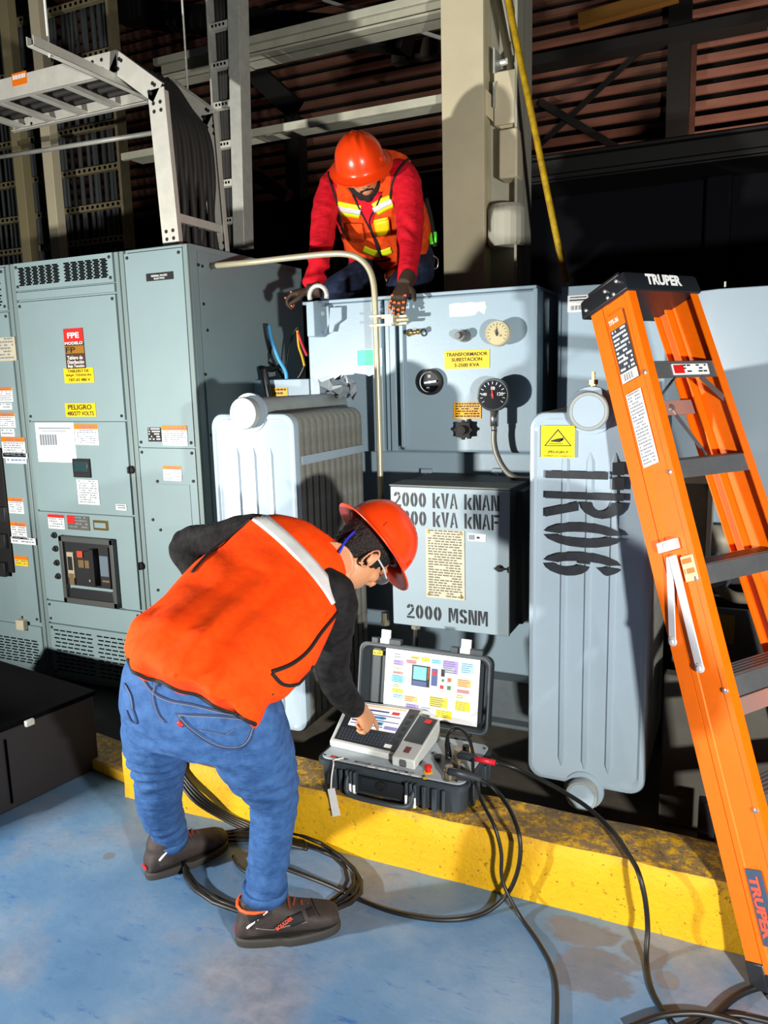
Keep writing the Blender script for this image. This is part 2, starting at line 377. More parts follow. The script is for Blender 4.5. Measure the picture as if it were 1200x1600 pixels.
def strip(name, line, width, keys, m, parent, nl=24, nw=4, lift=.003, w2=None):
    L = smooth_path([(x, y, 0) for x, y in line], max(2, nl//(len(line)-1))); rows = []
    for i, p in enumerate(L):
        t = (L[min(i+1, len(L)-1)]-L[max(i-1, 0)]).normalized(); nrm = V((-t.y, t.x, 0))
        ww = width if w2 is None else width+(w2-width)*i/(len(L)-1)
        rows.append([(p.x+nrm.x*ww*(k/nw-.5), p.y+nrm.y*ww*(k/nw-.5)) for k in range(nw+1)])
    return drape(name, rows, keys, m, parent, lift)
def cord(name, line, r, keys, m, parent, k=5, lift=.002):
    P = [hit(p.x, p.y, keys, lift) for p in smooth_path([(x, y, 0) for x, y in line], k)]; P = [p for p in P if p is not None]
    if len(P) < 3: return None
    mb = MB(); mb.tube(P, r, 6); return mb.build(name, m, parent, smooth=True)
# ------------------------------------------------------------ materials
GREY = mat('switchgear_grey_paint', (132, 154, 158), .42, var=.07, vscale=3, bump=.03, bscale=90)
GREY2 = mat('switchgear_trim_paint', (120, 138, 138), .42, var=.07)
TGREY = mat('transformer_grey_paint', (150, 173, 188), .38, var=.06, vscale=4, bump=.03, bscale=70)
RGREY = mat('radiator_grey_paint', (155, 174, 188), .30, var=.07, vscale=5, bump=.04, bscale=50)
FGREY = mat('fin_dusty_paint', (138, 142, 138), .5, var=.3, vscale=9, rgb2=(112, 112, 104))
DUST = mat('dusty_top', (96, 90, 80), .9, var=.3, vscale=14)
BLACK = mat('matt_black', (12, 12, 13), .7)
HOLE = mat('dark_opening', (4, 4, 4), .95, spec=0)
RUB = mat('black_rubber', (22, 23, 24), .45)
CHAR = mat('charcoal_plastic', (44, 52, 58), .45, bump=.05, bscale=200)
DKMET = mat('dark_steel', (30, 29, 34), .6)
GALV = mat('galvanised_steel', (205, 208, 200), .42, .2, var=.2, vscale=20)
CREAM = mat('cream_building_steel', (222, 212, 180), .6, var=.14, vscale=2.5, bump=.06, bscale=30)
BEAMG = mat('pale_green_beam', (206, 206, 186), .65, var=.3, vscale=3)
PIPEM = mat('brassy_conduit', (206, 200, 168), .35, .4, var=.12, vscale=12)
WHITE = mat('white_paper', (240, 243, 245), .6)
OFFW = mat('aged_metal_plate', (196, 190, 166), .5, var=.15, vscale=20)
INK = mat('black_ink', (18, 18, 22), .6)
INKG = mat('grey_ink', (120, 128, 136), .6)
YEL = mat('yellow_label', (246, 200, 0), .5)
ORL = mat('orange_label', (240, 120, 10), .5)
REDL = mat('red_label', (214, 30, 24), .5)
BRASS = mat('brass', (190, 160, 90), .3, .9)
CHROME = mat('polished_steel', (210, 212, 212), .25, .9)
GLASS = mat('dial_face_black', (14, 22, 32), .2)
BLUEDK = mat('dark_blue_steel', (9, 11, 20), .8, spec=.2)
BROWN = mat('bronze_print', (120, 84, 20), .5)
STCL = mat('stencil_black_paint', (16, 19, 24), .55, var=.5, vscale=25, rgb2=(30, 38, 48))
# ------------------------------------------------------------ setting
m = MB(); m.box(-9, 5, -3, 2.16, -.05, 0); m.box(-9, -2.15, 2.16, 2.33, -.05, 0)
fl = m.build('floor', floor_mat()); tag(fl, kind='structure')
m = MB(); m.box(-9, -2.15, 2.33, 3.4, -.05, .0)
tag(m.build('floor', mat('shaded_concrete', (30, 28, 26), .9), None), kind='structure')  # near-black colour paints in the shade behind the chest and low kerb
m = MB(); m.box(-9, 5, 3.4, 9.2, -.06, .0); m.box(-2.15, 5, 2.4, 3.4, -.05, .05)
fb = m.build('floor', mat('dirty_concrete', (92, 86, 76), .85, var=.35, vscale=4, bump=.2, bscale=20)); tag(fb, kind='structure')
KM = kerb_mat()
m = MB(); N = 90
vs = []; fs = []
prof = [(2.153, -.02), (2.153, .06), (2.153, .13), (2.155, .185), (2.168, .202), (2.23, .204), (2.30, .203), (2.36, .201), (2.375, .19), (2.378, .1), (2.378, -.02)]
rg = []
for i in range(N+1):
    x = -2.155+i*(3.2/N)
    rg.append([V((x, y+(noise.noise(V((x*9, z*12, 0)))*.006 if z < .19 else 0), z+(noise.noise(V((x*7, y*9, 3)))*.005 if z > .1 else 0))) for y, z in prof])
m.rings(rg); k = m.build('trim_1', KM, auto=True); tag(k, kind='structure')
m = MB(); m.prism([(-2.62, 2.30, 0), (-2.155, 2.215, 0), (-2.155, 2.40, 0), (-2.62, 2.48, 0)], (0, 0, .05)); k = m.build('trim_2', KM, bevel=.01); tag(k, kind='structure')
# back wall: horizontal corrugated siding, with its posts and rails
SID = mat('pinkish_corrugated_siding', (150, 104, 86), .7, var=.3, vscale=2)
m = MB(); z = 3.2
while z < 7.6:
    m.prism([(-9, 9.0, z), (-9, 8.955, z+.015), (-9, 8.955, z+.065), (-9, 9.0, z+.08), (-9, 9.05, z+.08), (-9, 9.05, z)], (14, 0, 0)); z += .142
sd = m.build('wall_back', SID); tag(sd, kind='structure')
m = MB(); m.box(-9, 5, 9.12, 9.2, 0, 7.8); tag(m.build('wall_back', mat('black_wall', (8, 8, 9), .9)), kind='structure')
m = MB(); m.box(-9, 5, 3.8, 9.2, 7.7, 7.8); tag(m.build('ceiling', mat('dark_ceiling', (18, 16, 16), .9)), kind='structure')
m = MB(); m.box(-9.1, -9, 2.5, 9.2, 0, 7.8); tag(m.build('wall_left', MATS['black_wall']), kind='structure')
RUST = mat('rust_red_steel', (96, 60, 44), .7, var=.4, vscale=6)
DARKB = mat('dark_beam_steel', (18, 18, 17), .7)
def beam(name, a, b, wv, hv, m_, label, cat, flange=.012, grp=None, web=None):   # I-section between two points
    a, b, wv, hv = V(a), V(b), V(wv), V(hv); mb = MB(); c = (a+b)/2; L = (b-a)/2; hu = hv.normalized()
    mb.obox(c+hv-hu*flange, L, wv, hu*flange); mb.obox(c-hv+hu*flange, L, wv, hu*flange); mb.obox(c, L, wv.normalized()*.008, hv*.98)
    return tag(mb.build(name, m_, bevel=.003), label, cat, grp)
# dark members in front of the siding
def bar(name, a, b, wdt, dep, m_, label, cat, grp=None):
    a, b = V(a), V(b); t = (b-a).normalized(); s = t.cross(Y_).normalized(); mb = MB()
    mb.obox((a+b)/2, (b-a)/2, s*wdt/2, Y_*dep/2); return tag(mb.build(name, m_), label, cat, grp)
bar('steel_post', at(1064, 0, Y=8.6), at(1064, 222, Y=8.6)-Z_*4.0, .20, .2, DARKB, 'dark steel post standing against the corrugated siding, upper right', 'post')
bar('steel_post', at(1086, 30, Y=8.7), at(1086, 222, Y=8.7)-Z_*3.9, .05, .05, RUST, 'thin rusty post just right of the dark post on the siding', 'post')
bar('steel_post', at(461, 185, Y=8.6), at(461, 330, Y=8.6)-Z_*3.6, .19, .2, DARKB, 'dark steel post on the siding left of the orange helmet', 'post')
bar('brace', at(845, 160, Y=8.7), at(975, 238, Y=8.7), .07, .05, DARKB, 'dark diagonal brace falling to the right across the siding', 'brace')
bar('brace', at(1010, 70, Y=8.8), at(845, 225, Y=8.8), .05, .04, DARKB, 'dark diagonal brace rising to the right across the siding', 'brace')
bar('cable_tray', at(810, 106, Y=8.5), at(1200, 30, Y=8.5), .10, .25, DARKB, 'dark cable tray running high along the siding, upper right', 'cable tray')
bar('rusty_beam', at(800, 200, Y=7.6), at(832, 228, Y=7.6), .16, .1, RUST, 'short rust red beam end showing right of the cream column', 'beam')
bar('brace', at(360, 245, Y=7.4), at(450, 308, Y=7.4), .13, .1, RUST, 'rust red slanting brace left of the man on the transformer', 'brace')
bar('brace', at(385, 100, Y=6.4), at(460, 170, Y=6.4), .17, .14, DARKB, 'dark slanting brace between the two pale beams', 'brace')
bar('yellow_truss_bar', at(905, 34, Y=8.3), at(1060, -10, Y=8.3), .12, .1, mat('dull_yellow', (120, 84, 20), .7), 'dull yellow bar high up at the top edge right of centre', 'bar')
p0 = at(850, 256, Y=6); p1 = at(1330, 232, Y=6)
m = MB(); zt = p0.z; m.box(p0.x-1, 4, 5.9, 6.4, zt-.16, zt+.0); m.box(p0.x-1, 4, 5.86, 5.9, zt-.15, zt-.11); m.box(p0.x-1, 4, 5.88, 6.4, zt+.0, zt+.03)
tag(m.build('girder', mat('black_girder', (7, 7, 8), .6), bevel=.01), 'long black horizontal girder below the corrugated siding at right', 'girder')
m = MB(); m.box(-2.6, 4, 6.42, 6.5, 0, zt+.1); m.box(at(1100, 400, Y=6.4).x, at(1140, 400, Y=6.4).x, 6.3, 6.42, 0, zt-.16)
tag(m.build('steel_tank', BLUEDK, bevel=.01), 'very dark blue steel tank wall behind the orange ladder', 'tank')
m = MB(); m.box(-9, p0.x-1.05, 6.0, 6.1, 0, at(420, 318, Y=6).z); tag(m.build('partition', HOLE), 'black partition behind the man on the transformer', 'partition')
# cream column with its brackets
YC = 4.2
xa, xb, xc = at(691, 250, Y=YC).x, at(756, 250, Y=YC).x, at(808, 250, Y=YC).x
col = thing('steel_column', 'tall cream painted steel column behind the transformer', 'column', ((xa+xb)/2, YC+.1, 0))
m = MB(); m.box(xa, xb, YC, YC+.02, 0, 5.2); m.box(xa+.01, xa+.03, YC+.02, YC+.25, 0, 5.2); m.box(xb-.02, xb, YC+.02, YC+.25, 0, 5.2)
m.build('flange', CREAM, col, bevel=.003)
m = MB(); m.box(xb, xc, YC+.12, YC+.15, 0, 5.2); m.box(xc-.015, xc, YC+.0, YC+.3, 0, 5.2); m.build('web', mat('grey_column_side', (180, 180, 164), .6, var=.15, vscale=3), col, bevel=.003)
m = MB(); a = at(758, 140, Y=YC+.1); m.prism([at(757, 135, Y=YC+.04), at(757, 178, Y=YC+.04), at(783, 202, Y=YC+.04), at(808, 198, Y=YC+.04)], (0, .1, 0)); m.build('gusset', CREAM, col, bevel=.003)
m = MB(); x0, x1, z0, z1 = rectY(768, 105, 806, 190, YC-.02)
m.prism([(x0, YC+.1, z0), (x1, YC+.1, z0), (x1, YC+.1, z1), (x0, YC+.1, z1)], (0, -.08, 0)); m.build('bracket', CREAM, col, bevel=.006)
m = MB(); x0, x1, z0, z1 = rectY(779, 200, 808, 278, YC-.02); m.box(x0, x1, YC-.02, YC+.1, z0, z1); m.build('bracket', CREAM, col, bevel=.01)
for (px, py) in [(782, 92), (782, 146)]:
    m = MB(); c = at(px, py, Y=YC); m.box(c.x-.04, c.x-.03, YC-.0, YC+.11, c.z-.06, c.z+.06); m.cyl(c+V((-.03, .05, 0)), c+V((.04, .05, 0)), .016, 8); m.cyl(c+V((.02, .05, 0)), c+V((.03, .05, 0)), .026, 6); m.build('bolt', GALV, col)
m = MB(); c = at(782, 310, Y=YC); m.lathe((c.x+.02, YC+.05, c.z-.1), (0, 0, 1), [(.09, -.14), (.1, -.12), (.1, .05), (.09, .07)], 20); m.build('collar', MATS['grey_column_side'], col)
# pale horizontal beams
def hbeam(px0, px1, pyt, pyb, Y, label, m_, off=0):
    a = at(px0, pyt(px0), Y=Y); b = at(px1, pyt(px1), Y=Y); zb = at(px0, pyb(px0), Y=Y).z; h = (a.z-zb)/2; zc = (a.z+zb)/2
    mb = MB(); mb.box(a.x, b.x, Y, Y+.2, a.z-.014, a.z); mb.box(a.x, b.x, Y-.0, Y+.2, zb, zb+.014); mb.box(a.x, b.x, Y+.07, Y+.085, zb, a.z)
    mb.box(a.x, b.x, Y-.01, Y+.02, a.z-.045, a.z-.0)
    return tag(mb.build('steel_beam', m_, bevel=.003), label, 'beam')
hbeam(190, 691, lambda x: 242-(x-190)*.247-2, lambda x: 246-(x-190)*.194, 4.35, 'pale painted beam ending at the column just above the orange helmet', BEAMG)
hbeam(370, 741, lambda x: 62-(x-371)*.25, lambda x: 92-(x-371)*.27, 4.5, 'pale painted beam crossing the top of the picture left of the column', BEAMG)
hbeam(240, 370, lambda x: 92-(x-240)*.24, lambda x: 124-(x-240)*.25, 4.55, 'dim pale beam length seen between the hanging tray and vertical tray', BEAMG)
bar('rod', at(505, 0, Y=5.2), at(690, 60, Y=5.2), .02, .02, GALV, 'thin diagonal rod below the top beam left of the column', 'rod')
bar('dark_beam', at(615, 88, Y=6.5), at(690, 72, Y=6.5), .14, .1, mat('dim_brown', (60, 50, 38), .7), 'short dim brown beam left of the column between the pale beams', 'beam')
bar('dark_beam', at(190, 20, Y=6.8), at(640, 60, Y=6.2), .2, .2, DARKB, 'dark sloping roof member behind the top pale beam', 'beam')
# yellow slanting pipe right of the column
m = MB(); m.tube(smooth_path([at(790, -20, Y=4.0), at(812, 90, Y=4.0), at(833, 190, Y=4.0), at(853, 290, Y=4.0), at(874, 392, Y=4.0), at(885, 440, Y=4.0)], 4), .016, 10)
tag(m.build('yellow_pipe', mat('yellow_pipe_paint', (206, 168, 20), .5, var=.5, vscale=25), smooth=True), 'thin yellow pipe slanting down just right of the cream column', 'pipe')
m = MB(); m.tube([at(776, -10, Y=4.25), at(797, 100, Y=4.25), at(803, 160, Y=4.25)], .02, 10)
tag(m.build('dark_pipe', mat('dim_pipe', (96, 90, 70), .6), smooth=True), 'short dull pipe hanging along the upper right edge of the cream column', 'pipe')
# ------------------------------------------------------------ switchgear cabinets
YF = 3.0; ZT = 2.232
def cab_x(px, py): return at(px, py, Y=YF).x
XS = [-4.28, -3.462, -2.734, -2.327]
def grille(mb, x0, x1, z0, z1, cols=2, rows=11, per=6, Y=YF-.022):
    gap = .03; cw = (x1-x0-gap*(cols+1))/cols
    for c in range(cols):
        for r in range(rows):
            zz = z0+.022+(z1-z0-.044)*(r+.5)/rows
            for k in range(per):
                w_ = cw/per; xx = x0+gap+c*(cw+gap)+k*w_+(w_*.18 if r % 2 else 0)
                mb.box(xx, xx+w_*.78, Y-.0012, Y, zz-.0036, zz+.0036, 1)
def cabinet(i, label, doors, side=False):
    x0, x1 = XS[i], XS[i+1]
    c = thing('switchgear_cabinet', label, 'cabinet', ((x0+x1)/2, 3.5, 0), None)
    m = MB(); m.box(x0+.002, x1-.002, YF, 4.0, 0.0, ZT); m.build('body', GREY, c, bevel=.004)
    m = MB()                                               # corner posts: two narrow ridges each side
    for xx in (x0+.016, x1-.016):
        m.box(xx-.013, xx+.013, YF-.016, YF+.001, .03, ZT-.004); 
    m.build('corner_post', GREY2, c, bevel=.003)
    return c
def door(c, x0, x1, z0, z1, name='door', bolts=True, g=None, mt=None, t=.02):
    m = MB(); m.box(x0, x1, YF-t, YF-.002, z0, z1, 0)
    if g: grille(m, x0, x1, z0 if g != 'top' else z0, z1, Y=YF-t)
    d = m.build(name, [mt or GREY, HOLE], c)
    if bolts:
        for xx in (x0+.018, x1-.018):
            for zz in (z0+.02, z1-.02): b = MB(); b.lathe((xx, YF-t, zz), (0, -1, 0), [(.008, -.001), (.0075, .004), (.004, .006)], 10); b.build('bolt', DKMET, d)
    return d
dz = lambda py, px=130: at(px, py, Y=YF).z
# middle section with the breaker
c1 = cabinet(1, 'wide grey switchgear cabinet with top vent grille, document sheet and black breaker', None)
xa, xb = XS[1]+.036, XS[2]-.036
door(c1, xa, xb, dz(446), dz(401), 'vent_panel', g=1)
door(c1, xa, xb, dz(461), dz(449), 'filler_panel', bolts=False)
dA = door(c1, xa, xb, dz(656), dz(465))
dB = door(c1, xa, xb, dz(799), dz(659), bolts=False)
dC = door(c1, xa, xb, dz(940), dz(802), bolts=False)
door(c1, xa, xb, dz(976), dz(943), 'filler_panel')
door(c1, xa, xb, .03, dz(979), 'vent_panel', g=1)
YS = YF-.021
def wmark(parent, px, w_=None, head=ORL, rows=7, name='warning_label', Y=YS, txt='ADVERTENCIA', lab=None, ink=INKG):
    return stickY(parent, name, px, Y, WHITE, ink, head=head, headfrac=.24, rows=rows, texts=[(txt, .22, .79, .66, .14, 1, .01)] if head else (), cols=None, lab=lab)
stickY(dA, 'rating_sticker', (102, 513, 132, 576), YS, mat('sticker_brown', (70, 46, 30), .5), WHITE, head=REDL, headfrac=.34,
       texts=[('FPE', .2, .76, .6, .14, 1, .03), ('MODELO', .04, .60, .92, .07, 1, .02), ('FP', .05, .40, .5, .14, 4, .02), ('Tablero de', .1, .23, .8, .09, 1, .01), ('Distribución', .1, .12, .85, .09, 1, .01), ('Baja Tensión', .1, .01, .85, .09, 1, .01)], cols=[mat('bronze_band', (150, 104, 30), .4), INK], extra=[(0, .38, 1, .57, 3)], lab='red and brown panel model sticker')
MATS['x'] = None
stickY(dA, 'identification_sticker', (101, 575, 147, 598), YS, YEL, INK, texts=[('TABLERO DE', .14, .70, .72, .2, 1, .015), ('BAJA TENSION', .08, .40, .84, .2, 1, .015), ('TBT-03 480 V', .14, .10, .74, .2, 1, .015)], lab='yellow sticker reading TABLERO DE BAJA TENSION')
stickY(dA, 'danger_sticker', (103, 630, 150, 651), YS, YEL, INK, texts=[('PELIGRO', .1, .52, .78, .38, 1, .02), ('480/277 VOLTS', .06, .08, .88, .32, 1, .015)], lab='yellow sticker reading PELIGRO')
stickY(dB, 'document_sheet', (58, 660, 118, 722), YS, WHITE, INKG, extra=[(.1+.065*i, .42+.002*i, .15+.065*i, .70, 1) for i in range(7)]+[(.08, .84, .92, .87, 1), (.16, .78, .8, .80, 1)], lab='white paper sheet taped on the door')
wmark(dB, (118, 663, 154, 695))
m = MB(); x0, x1, z0, z1 = rectY(121, 716, 147, 745, YF); m.box(x0, x1, YF-.032, YF-.018, z0, z1, 0); m.box(x0+.012, x1-.012, YF-.034, YF-.03, z0+.03, z1-.012, 1)
for k_ in range(4): m.box(x0+.014+k_*.02, x0+.026+k_*.02, YF-.035, YF-.03, z0+.008, z0+.02, 2)
m.build('meter', [BLACK, mat('meter_screen', (38, 62, 66), .3), DKMET], dB, bevel=.002)
stickY(dB, 'instruction_label', (122, 750, 155, 788), YS, WHITE, INKG, rows=10, texts=(), lab='white printed instruction label')
stickY(dB, 'info_tag', (182, 788, 198, 797), YS, WHITE, INK, rows=2)
def rlock(parent, px, py):
    c = at(px, py, Y=YF-.02); m = MB(); m.lathe(c, (0, -1, 0), [(.02, 0), (.02, .012), (.014, .018)], 16); m.box(c.x-.005, c.x+.005, c.y-.028, c.y-.016, c.z-.016, c.z+.016); m.build('lock', BLACK, parent)
rlock(dB, 206, 734); rlock(dC, 221, 884)
stickY(dC, 'danger_label', (76, 804, 101, 826), YS, WHITE, INKG, head=REDL, rows=4, lab='white label with red header')
stickY(dC, 'maker_plate', (106, 806, 140, 828), YS, mat('plate_grey', (92, 92, 86), .4), INKG, rows=4, extra=[(0, .45, .35, 1, 2)], cols=[REDL], lab='grey maker plate with red corner')
m = MB(); x0, x1, z0, z1 = rectY(152, 812, 174, 827, YF); m.box(x0, x1, YF-.028, YF-.02, z0, z1, 0); m.box(x0+.01, x1-.01, YF-.03, YF-.02, z0+.012, z1-.012, 1); m.build('label_holder', [BRASS, GREY], dC)
for (px, py) in [(86, 836), (88, 857), (90, 879), (92, 900)]:
    m = MB(); c = at(px, py, Y=YF-.02); m.lathe(c, (0, -1, 0), [(.017, 0), (.017, .008), (.011, .011), (.010, .02), (.003, .021)], 16); m.build('push_button', BLACK, dC)
# breaker
x0, x1, z0, z1 = rectY(106, 837, 193, 944, YF)
x0, x1 = at(107, 890, Y=YF).x, at(190, 890, Y=YF).x; z0, z1 = at(148, 942, Y=YF).z, at(148, 838, Y=YF).z
BF = mat('breaker_frame', (72, 74, 74), .5); BI = mat('breaker_face', (36, 38, 40), .45)
m = MB(); 
for a in ((x0, x0+.025, z0, z1), (x1-.025, x1, z0, z1), (x0, x1, z0, z0+.03), (x0, x1, z1-.03, z1)): m.box(a[0], a[1], YF-.05, YF-.02, a[2], a[3])
br = m.build('circuit_breaker', BF, dC, bevel=.003)
m = MB(); W_, H_ = x1-x0-.05, z1-z0-.06; ox, oz = x0+.025, z0+.03
q = lambda a, b, c_, d, y0_=.03, y1_=.03, mi=0: m.box(ox+W_*a, ox+W_*c_, YF-y1_-.004, YF-.02, oz+H_*b, oz+H_*d, mi)
q(0, .22, 1, 1, .03, .03, 0); q(.04, 0, .97, .16, .03, .034, 0); q(.06, .36, .2, .82, .03, .042, 1); q(.08, .5, .18, .74, .03, .045, 2); q(.08, .24, .19, .44, .03, .045, 5)
q(.3, .74, .42, .86, .03, .046, 3); q(.44, .74, .56, .86, .03, .044, 0); q(.3, .56, .42, .7, .03, .042, 5); q(.44, .56, .57, .7, .03, .042, 5)
q(.62, .28, .72, .92, .03, .07, 2); q(.75, .44, .93, .8, .03, .038, 4); q(.96, .24, .985, .96, .03, .05, 2); q(.5, .32, .6, .36, .03, .04, 1); q(.78, .34, .95, .38, .03, .04, 5)
m.build('breaker_face', [BI, mat('breaker_pale', (170, 160, 140), .5), BLACK, mat('breaker_red', (190, 70, 40), .5), mat('breaker_dial_panel', (96, 112, 124), .5), mat('breaker_bronze', (112, 92, 62), .5)], br, bevel=.002)
# narrow right section
c2 = cabinet(2, 'narrow grey switchgear cabinet at the corner beside the grey radiator', None)
xa, xb = XS[2]+.038, XS[3]-.03
dz2 = lambda py, px=250: at(px, py, Y=YF).z
d1 = door(c2, xa, xb, dz2(697), dz2(392), 'front_panel'); d2 = door(c2, xa, xb, dz2(1080), dz2(700), 'front_panel')
stickY(d1, 'name_strip', (229, 426, 271, 438), YS, BLACK, WHITE, texts=[('FEDERAL PACIFIC', .2, .5, .6, .25, 1, .01), ('ELECTRIC', .3, .15, .4, .22, 1, .01)], lab='small black name strip')
stickY(d1, 'info_label', (232, 668, 252, 690), YS, BLACK, WHITE, rows=5, lab='small black label')
wmark(d1, (254, 665, 293, 696)); wmark(d2, (256, 728, 284, 751))
m = MB(); x0, x1, z0, z1 = rectY(248, 756, 303, 823, YF); m.box(x0, x1, YF-.023, YF-.018, z0, z1); m.build('cover_plate', GREY, d2, bevel=.001)
for (px, py) in [(246, 752), (302, 752), (251, 828), (239, 812), (247, 922)]:
    m = MB(); m.lathe(at(px, py, Y=YF-.022), (0, -1, 0), [(.008, 0), (.007, .004)], 8); m.build('bolt', DKMET, d2)
# bolted right side of the row
m = MB()
m.box(XS[3]-.001, XS[3]+.005, YF+.05, 3.98, .35, ZT-.03); sp = m.build('side_panel', GREY, c2, bevel=.002)
for (px, py) in [(310, 414), (316, 416), (324, 516), (321, 585), (318, 475), (330, 680)]:
    m = MB(); m.lathe(at(px, py, X=XS[3]+.005), (1, 0, 0), [(.008, 0), (.007, .004)], 8); m.build('bolt', DKMET, sp)
# left section with stickers and a column of breakers
c0 = cabinet(0, 'leftmost grey switchgear cabinet covered with small warning stickers', None)
xa, xb = XS[0]+.036, XS[1]-.036
dz0 = lambda py: at(8, py, Y=YF).z
door(c0, xa, xb, dz0(486), dz0(419), 'vent_panel', g=1)
xm = at(9, 800, Y=YF).x
dl = door(c0, xm+.05, xb, at(40, 968, Y=YF).z, dz0(489)); door(c0, xa, xm-.14, at(40, 968, Y=YF).z, dz0(489), bolts=False)
m = MB(); x0 = xm-.12; m.box(x0, xm+.04, YF-.024, YF-.002, at(10, 892, Y=YF).z, at(4, 700, Y=YF).z)
bkk = m.build('breaker_column', BLACK, c0, bevel=.003)
for py in (800, 842, 886):
    m = MB(); c = at(7, py, Y=YF-.024); m.box(c.x-.045, c.x+.03, YF-.05, YF-.023, c.z-.05, c.z+.03, 0); m.box(c.x-.04, c.x-.01, YF-.054, YF-.05, c.z-.045, c.z-.01, 1); m.build('breaker', [BI, mat('breaker_red', (190, 70, 40))], bkk, bevel=.003)
m = MB(); m.box(xa, xb, YF-.016, YF-.002, .03, at(40, 975, Y=YF).z-.0, 0); grille(m, xa, xb, .04, at(40, 990, Y=YF).z, Y=YF-.016, rows=9); m.build('vent_panel', [GREY, HOLE], c0)
stickY(dl, 'nameplate', (-8, 527, 25, 564), YS, OFFW, INKG, rows=7, lab='cream riveted nameplate')
wmark(dl, (-4, 605, 20, 628), rows=5); wmark(dl, (-4, 630, 19, 640), head=None, rows=2); wmark(dl, (-2, 645, 24, 668), rows=5); wmark(dl, (2, 670, 23, 682), head=None, rows=2)
wmark(dl, (4, 683, 40, 714), rows=6); wmark(dl, (5, 708, 43, 716), head=None, rows=1); wmark(dl, (10, 716, 42, 724), head=None, rows=1, ink=mat('blue_ink', (90, 130, 190)))
wmark(dl, (14, 778, 37, 802), rows=5); wmark(dl, (18, 816, 42, 842), rows=5); wmark(dl, (18, 840, 56, 850), head=None, rows=2)
stickY(dl, 'sticker', (24, 869, 44, 884), YS, YEL, INKG, rows=2, head=ORL, headfrac=.35)
m = MB(); c = at(37, 975, Y=YF-.02); m.box(c.x-.03, c.x+.03, YF-.05, YF-.016, c.z-.03, c.z+.03); m.build('floor_clip', OFFW, c0, bevel=.005)
# black low cabinet at the lower left
A = V((-2.503, 1.862, 0)); B = V((-2.43, 2.30, 0)); n_ = (B-A).normalized(); l_ = V((-n_.y, n_.x, 0)); A2 = A-n_*.5
bc = thing('steel_chest', 'low black steel chest standing on the blue floor at the lower left', 'chest', (A+B)/2+l_*.4)
m = MB(); m.prism([A2, B, B+l_*1.0, A2+l_*1.0], (0, 0, .325)); m.build('body', DKMET, bc, bevel=.008)
m = MB(); s_ = -l_*.012; m.prism([A2+s_+V((0, 0, .325)), B+s_+n_*.01+V((0, 0, .325)), B+l_+V((0, 0, .325)), A2+l_+V((0, 0, .325))], (0, 0, .02)); m.build('lid', mat('black_top', (3, 3, 4), .9, spec=.1), bc, bevel=.004)
m = MB(); c = at(46, 1129, Z=.335); m.obox(c-l_*.0+V((0, 0, .0)), n_*.018, l_*.008, Z_*.012); m.build('latch', GALV, bc, bevel=.003)
m = MB(); c = A+n_*.05; m.obox(c-l_*.004+Z_*.16, n_*.004, l_*.003, Z_*.13); m.build('seam', HOLE, bc)
# unseen block added outside the left edge to shade the chest and cabinet feet
cr = thing('shade_block', 'unseen black block added beyond the left edge to shade the low chest', 'light blocker', (-3.25, .9, 0))
m = MB(); m.box(-3.7, -2.80, .75, 1.0, 0, .72); m.build('body', DKMET, cr, bevel=.01)
m = MB(); m.box(-3.71, -2.79, .74, 1.01, .72, .75); m.build('lid', DKMET, cr, bevel=.006)
# ------------------------------------------------------------ transformer
YT = 3.33; ZTT = 1.965
tx0, tx1 = -1.885, -.80
tr = thing('transformer', 'large grey transformer with round gauges and a yellow TRANSFORMADOR sign', 'transformer', ((tx0+tx1)/2, 3.8, .05))
m = MB(); m.box(tx0+.02, -.35, YT, 4.4, .25, 1.27); m.build('tank', TGREY, tr, bevel=.01)
m = MB(); m.box(tx0, tx1+.0, YT-.02, 4.3, 1.27, ZTT-.015); m.box(-.735, -.3, YT+.04, 4.3, 1.26, ZTT-.03); m.build('upper_tank', TGREY, tr, bevel=.008)
m = MB(); m.box(tx0-.015, tx1+.005, YT-.075, 4.3, ZTT-.015, ZTT+.0); m.build('top_cover', TGREY, tr, bevel=.004)
m = MB(); m.box(tx0-.02, -.3, YT-.08, 4.4, .05, .25); m.box(tx0-.02, -.3, YT-.14, 4.4, .05, .07); m.build('base', mat('base_grey', (104, 116, 122), .6, var=.3), tr, bevel=.006)
# upper left cover, recess strips, main instrument panel
m = MB(); m.box(tx0, at(598, 600, Y=3.27).x, 3.27, YT, at(540, 705, Y=3.27).z, ZTT-.016); m.build('side_cover', TGREY, tr, bevel=.006)
xh0, xh1 = at(604, 600, Y=3.29).x, at(622, 600, Y=3.29).x
m = MB(); m.box(xh0, xh0+.022, 3.285, YT, 1.275, ZTT-.016); m.box(xh1-.03, xh1, 3.27, YT, 1.275, ZTT-.016); m.build('hinge_channel', TGREY, tr, bevel=.003)
xp0, xp1 = at(627, 580, Y=3.25).x, at(842, 580, Y=3.25).x; YP = 3.25
m = MB(); m.box(xp0, xp1, YP, YT, at(730, 707, Y=YP).z, ZTT-.016)
ip = m.build('instrument_panel', TGREY, tr, bevel=.012, seg=3)
m = MB(); m.box(xp1-.02, xp1, YP-.025, YP+.01, at(730, 707, Y=YP).z, ZTT-.016); m.build('edge_strip', TGREY, tr, bevel=.004); m = MB(); m.box(xp0, xp0+.02, YP-.02, YP+.01, at(730, 700, Y=YP).z, ZTT-.016); m.build('edge_strip', TGREY, tr, bevel=.004)
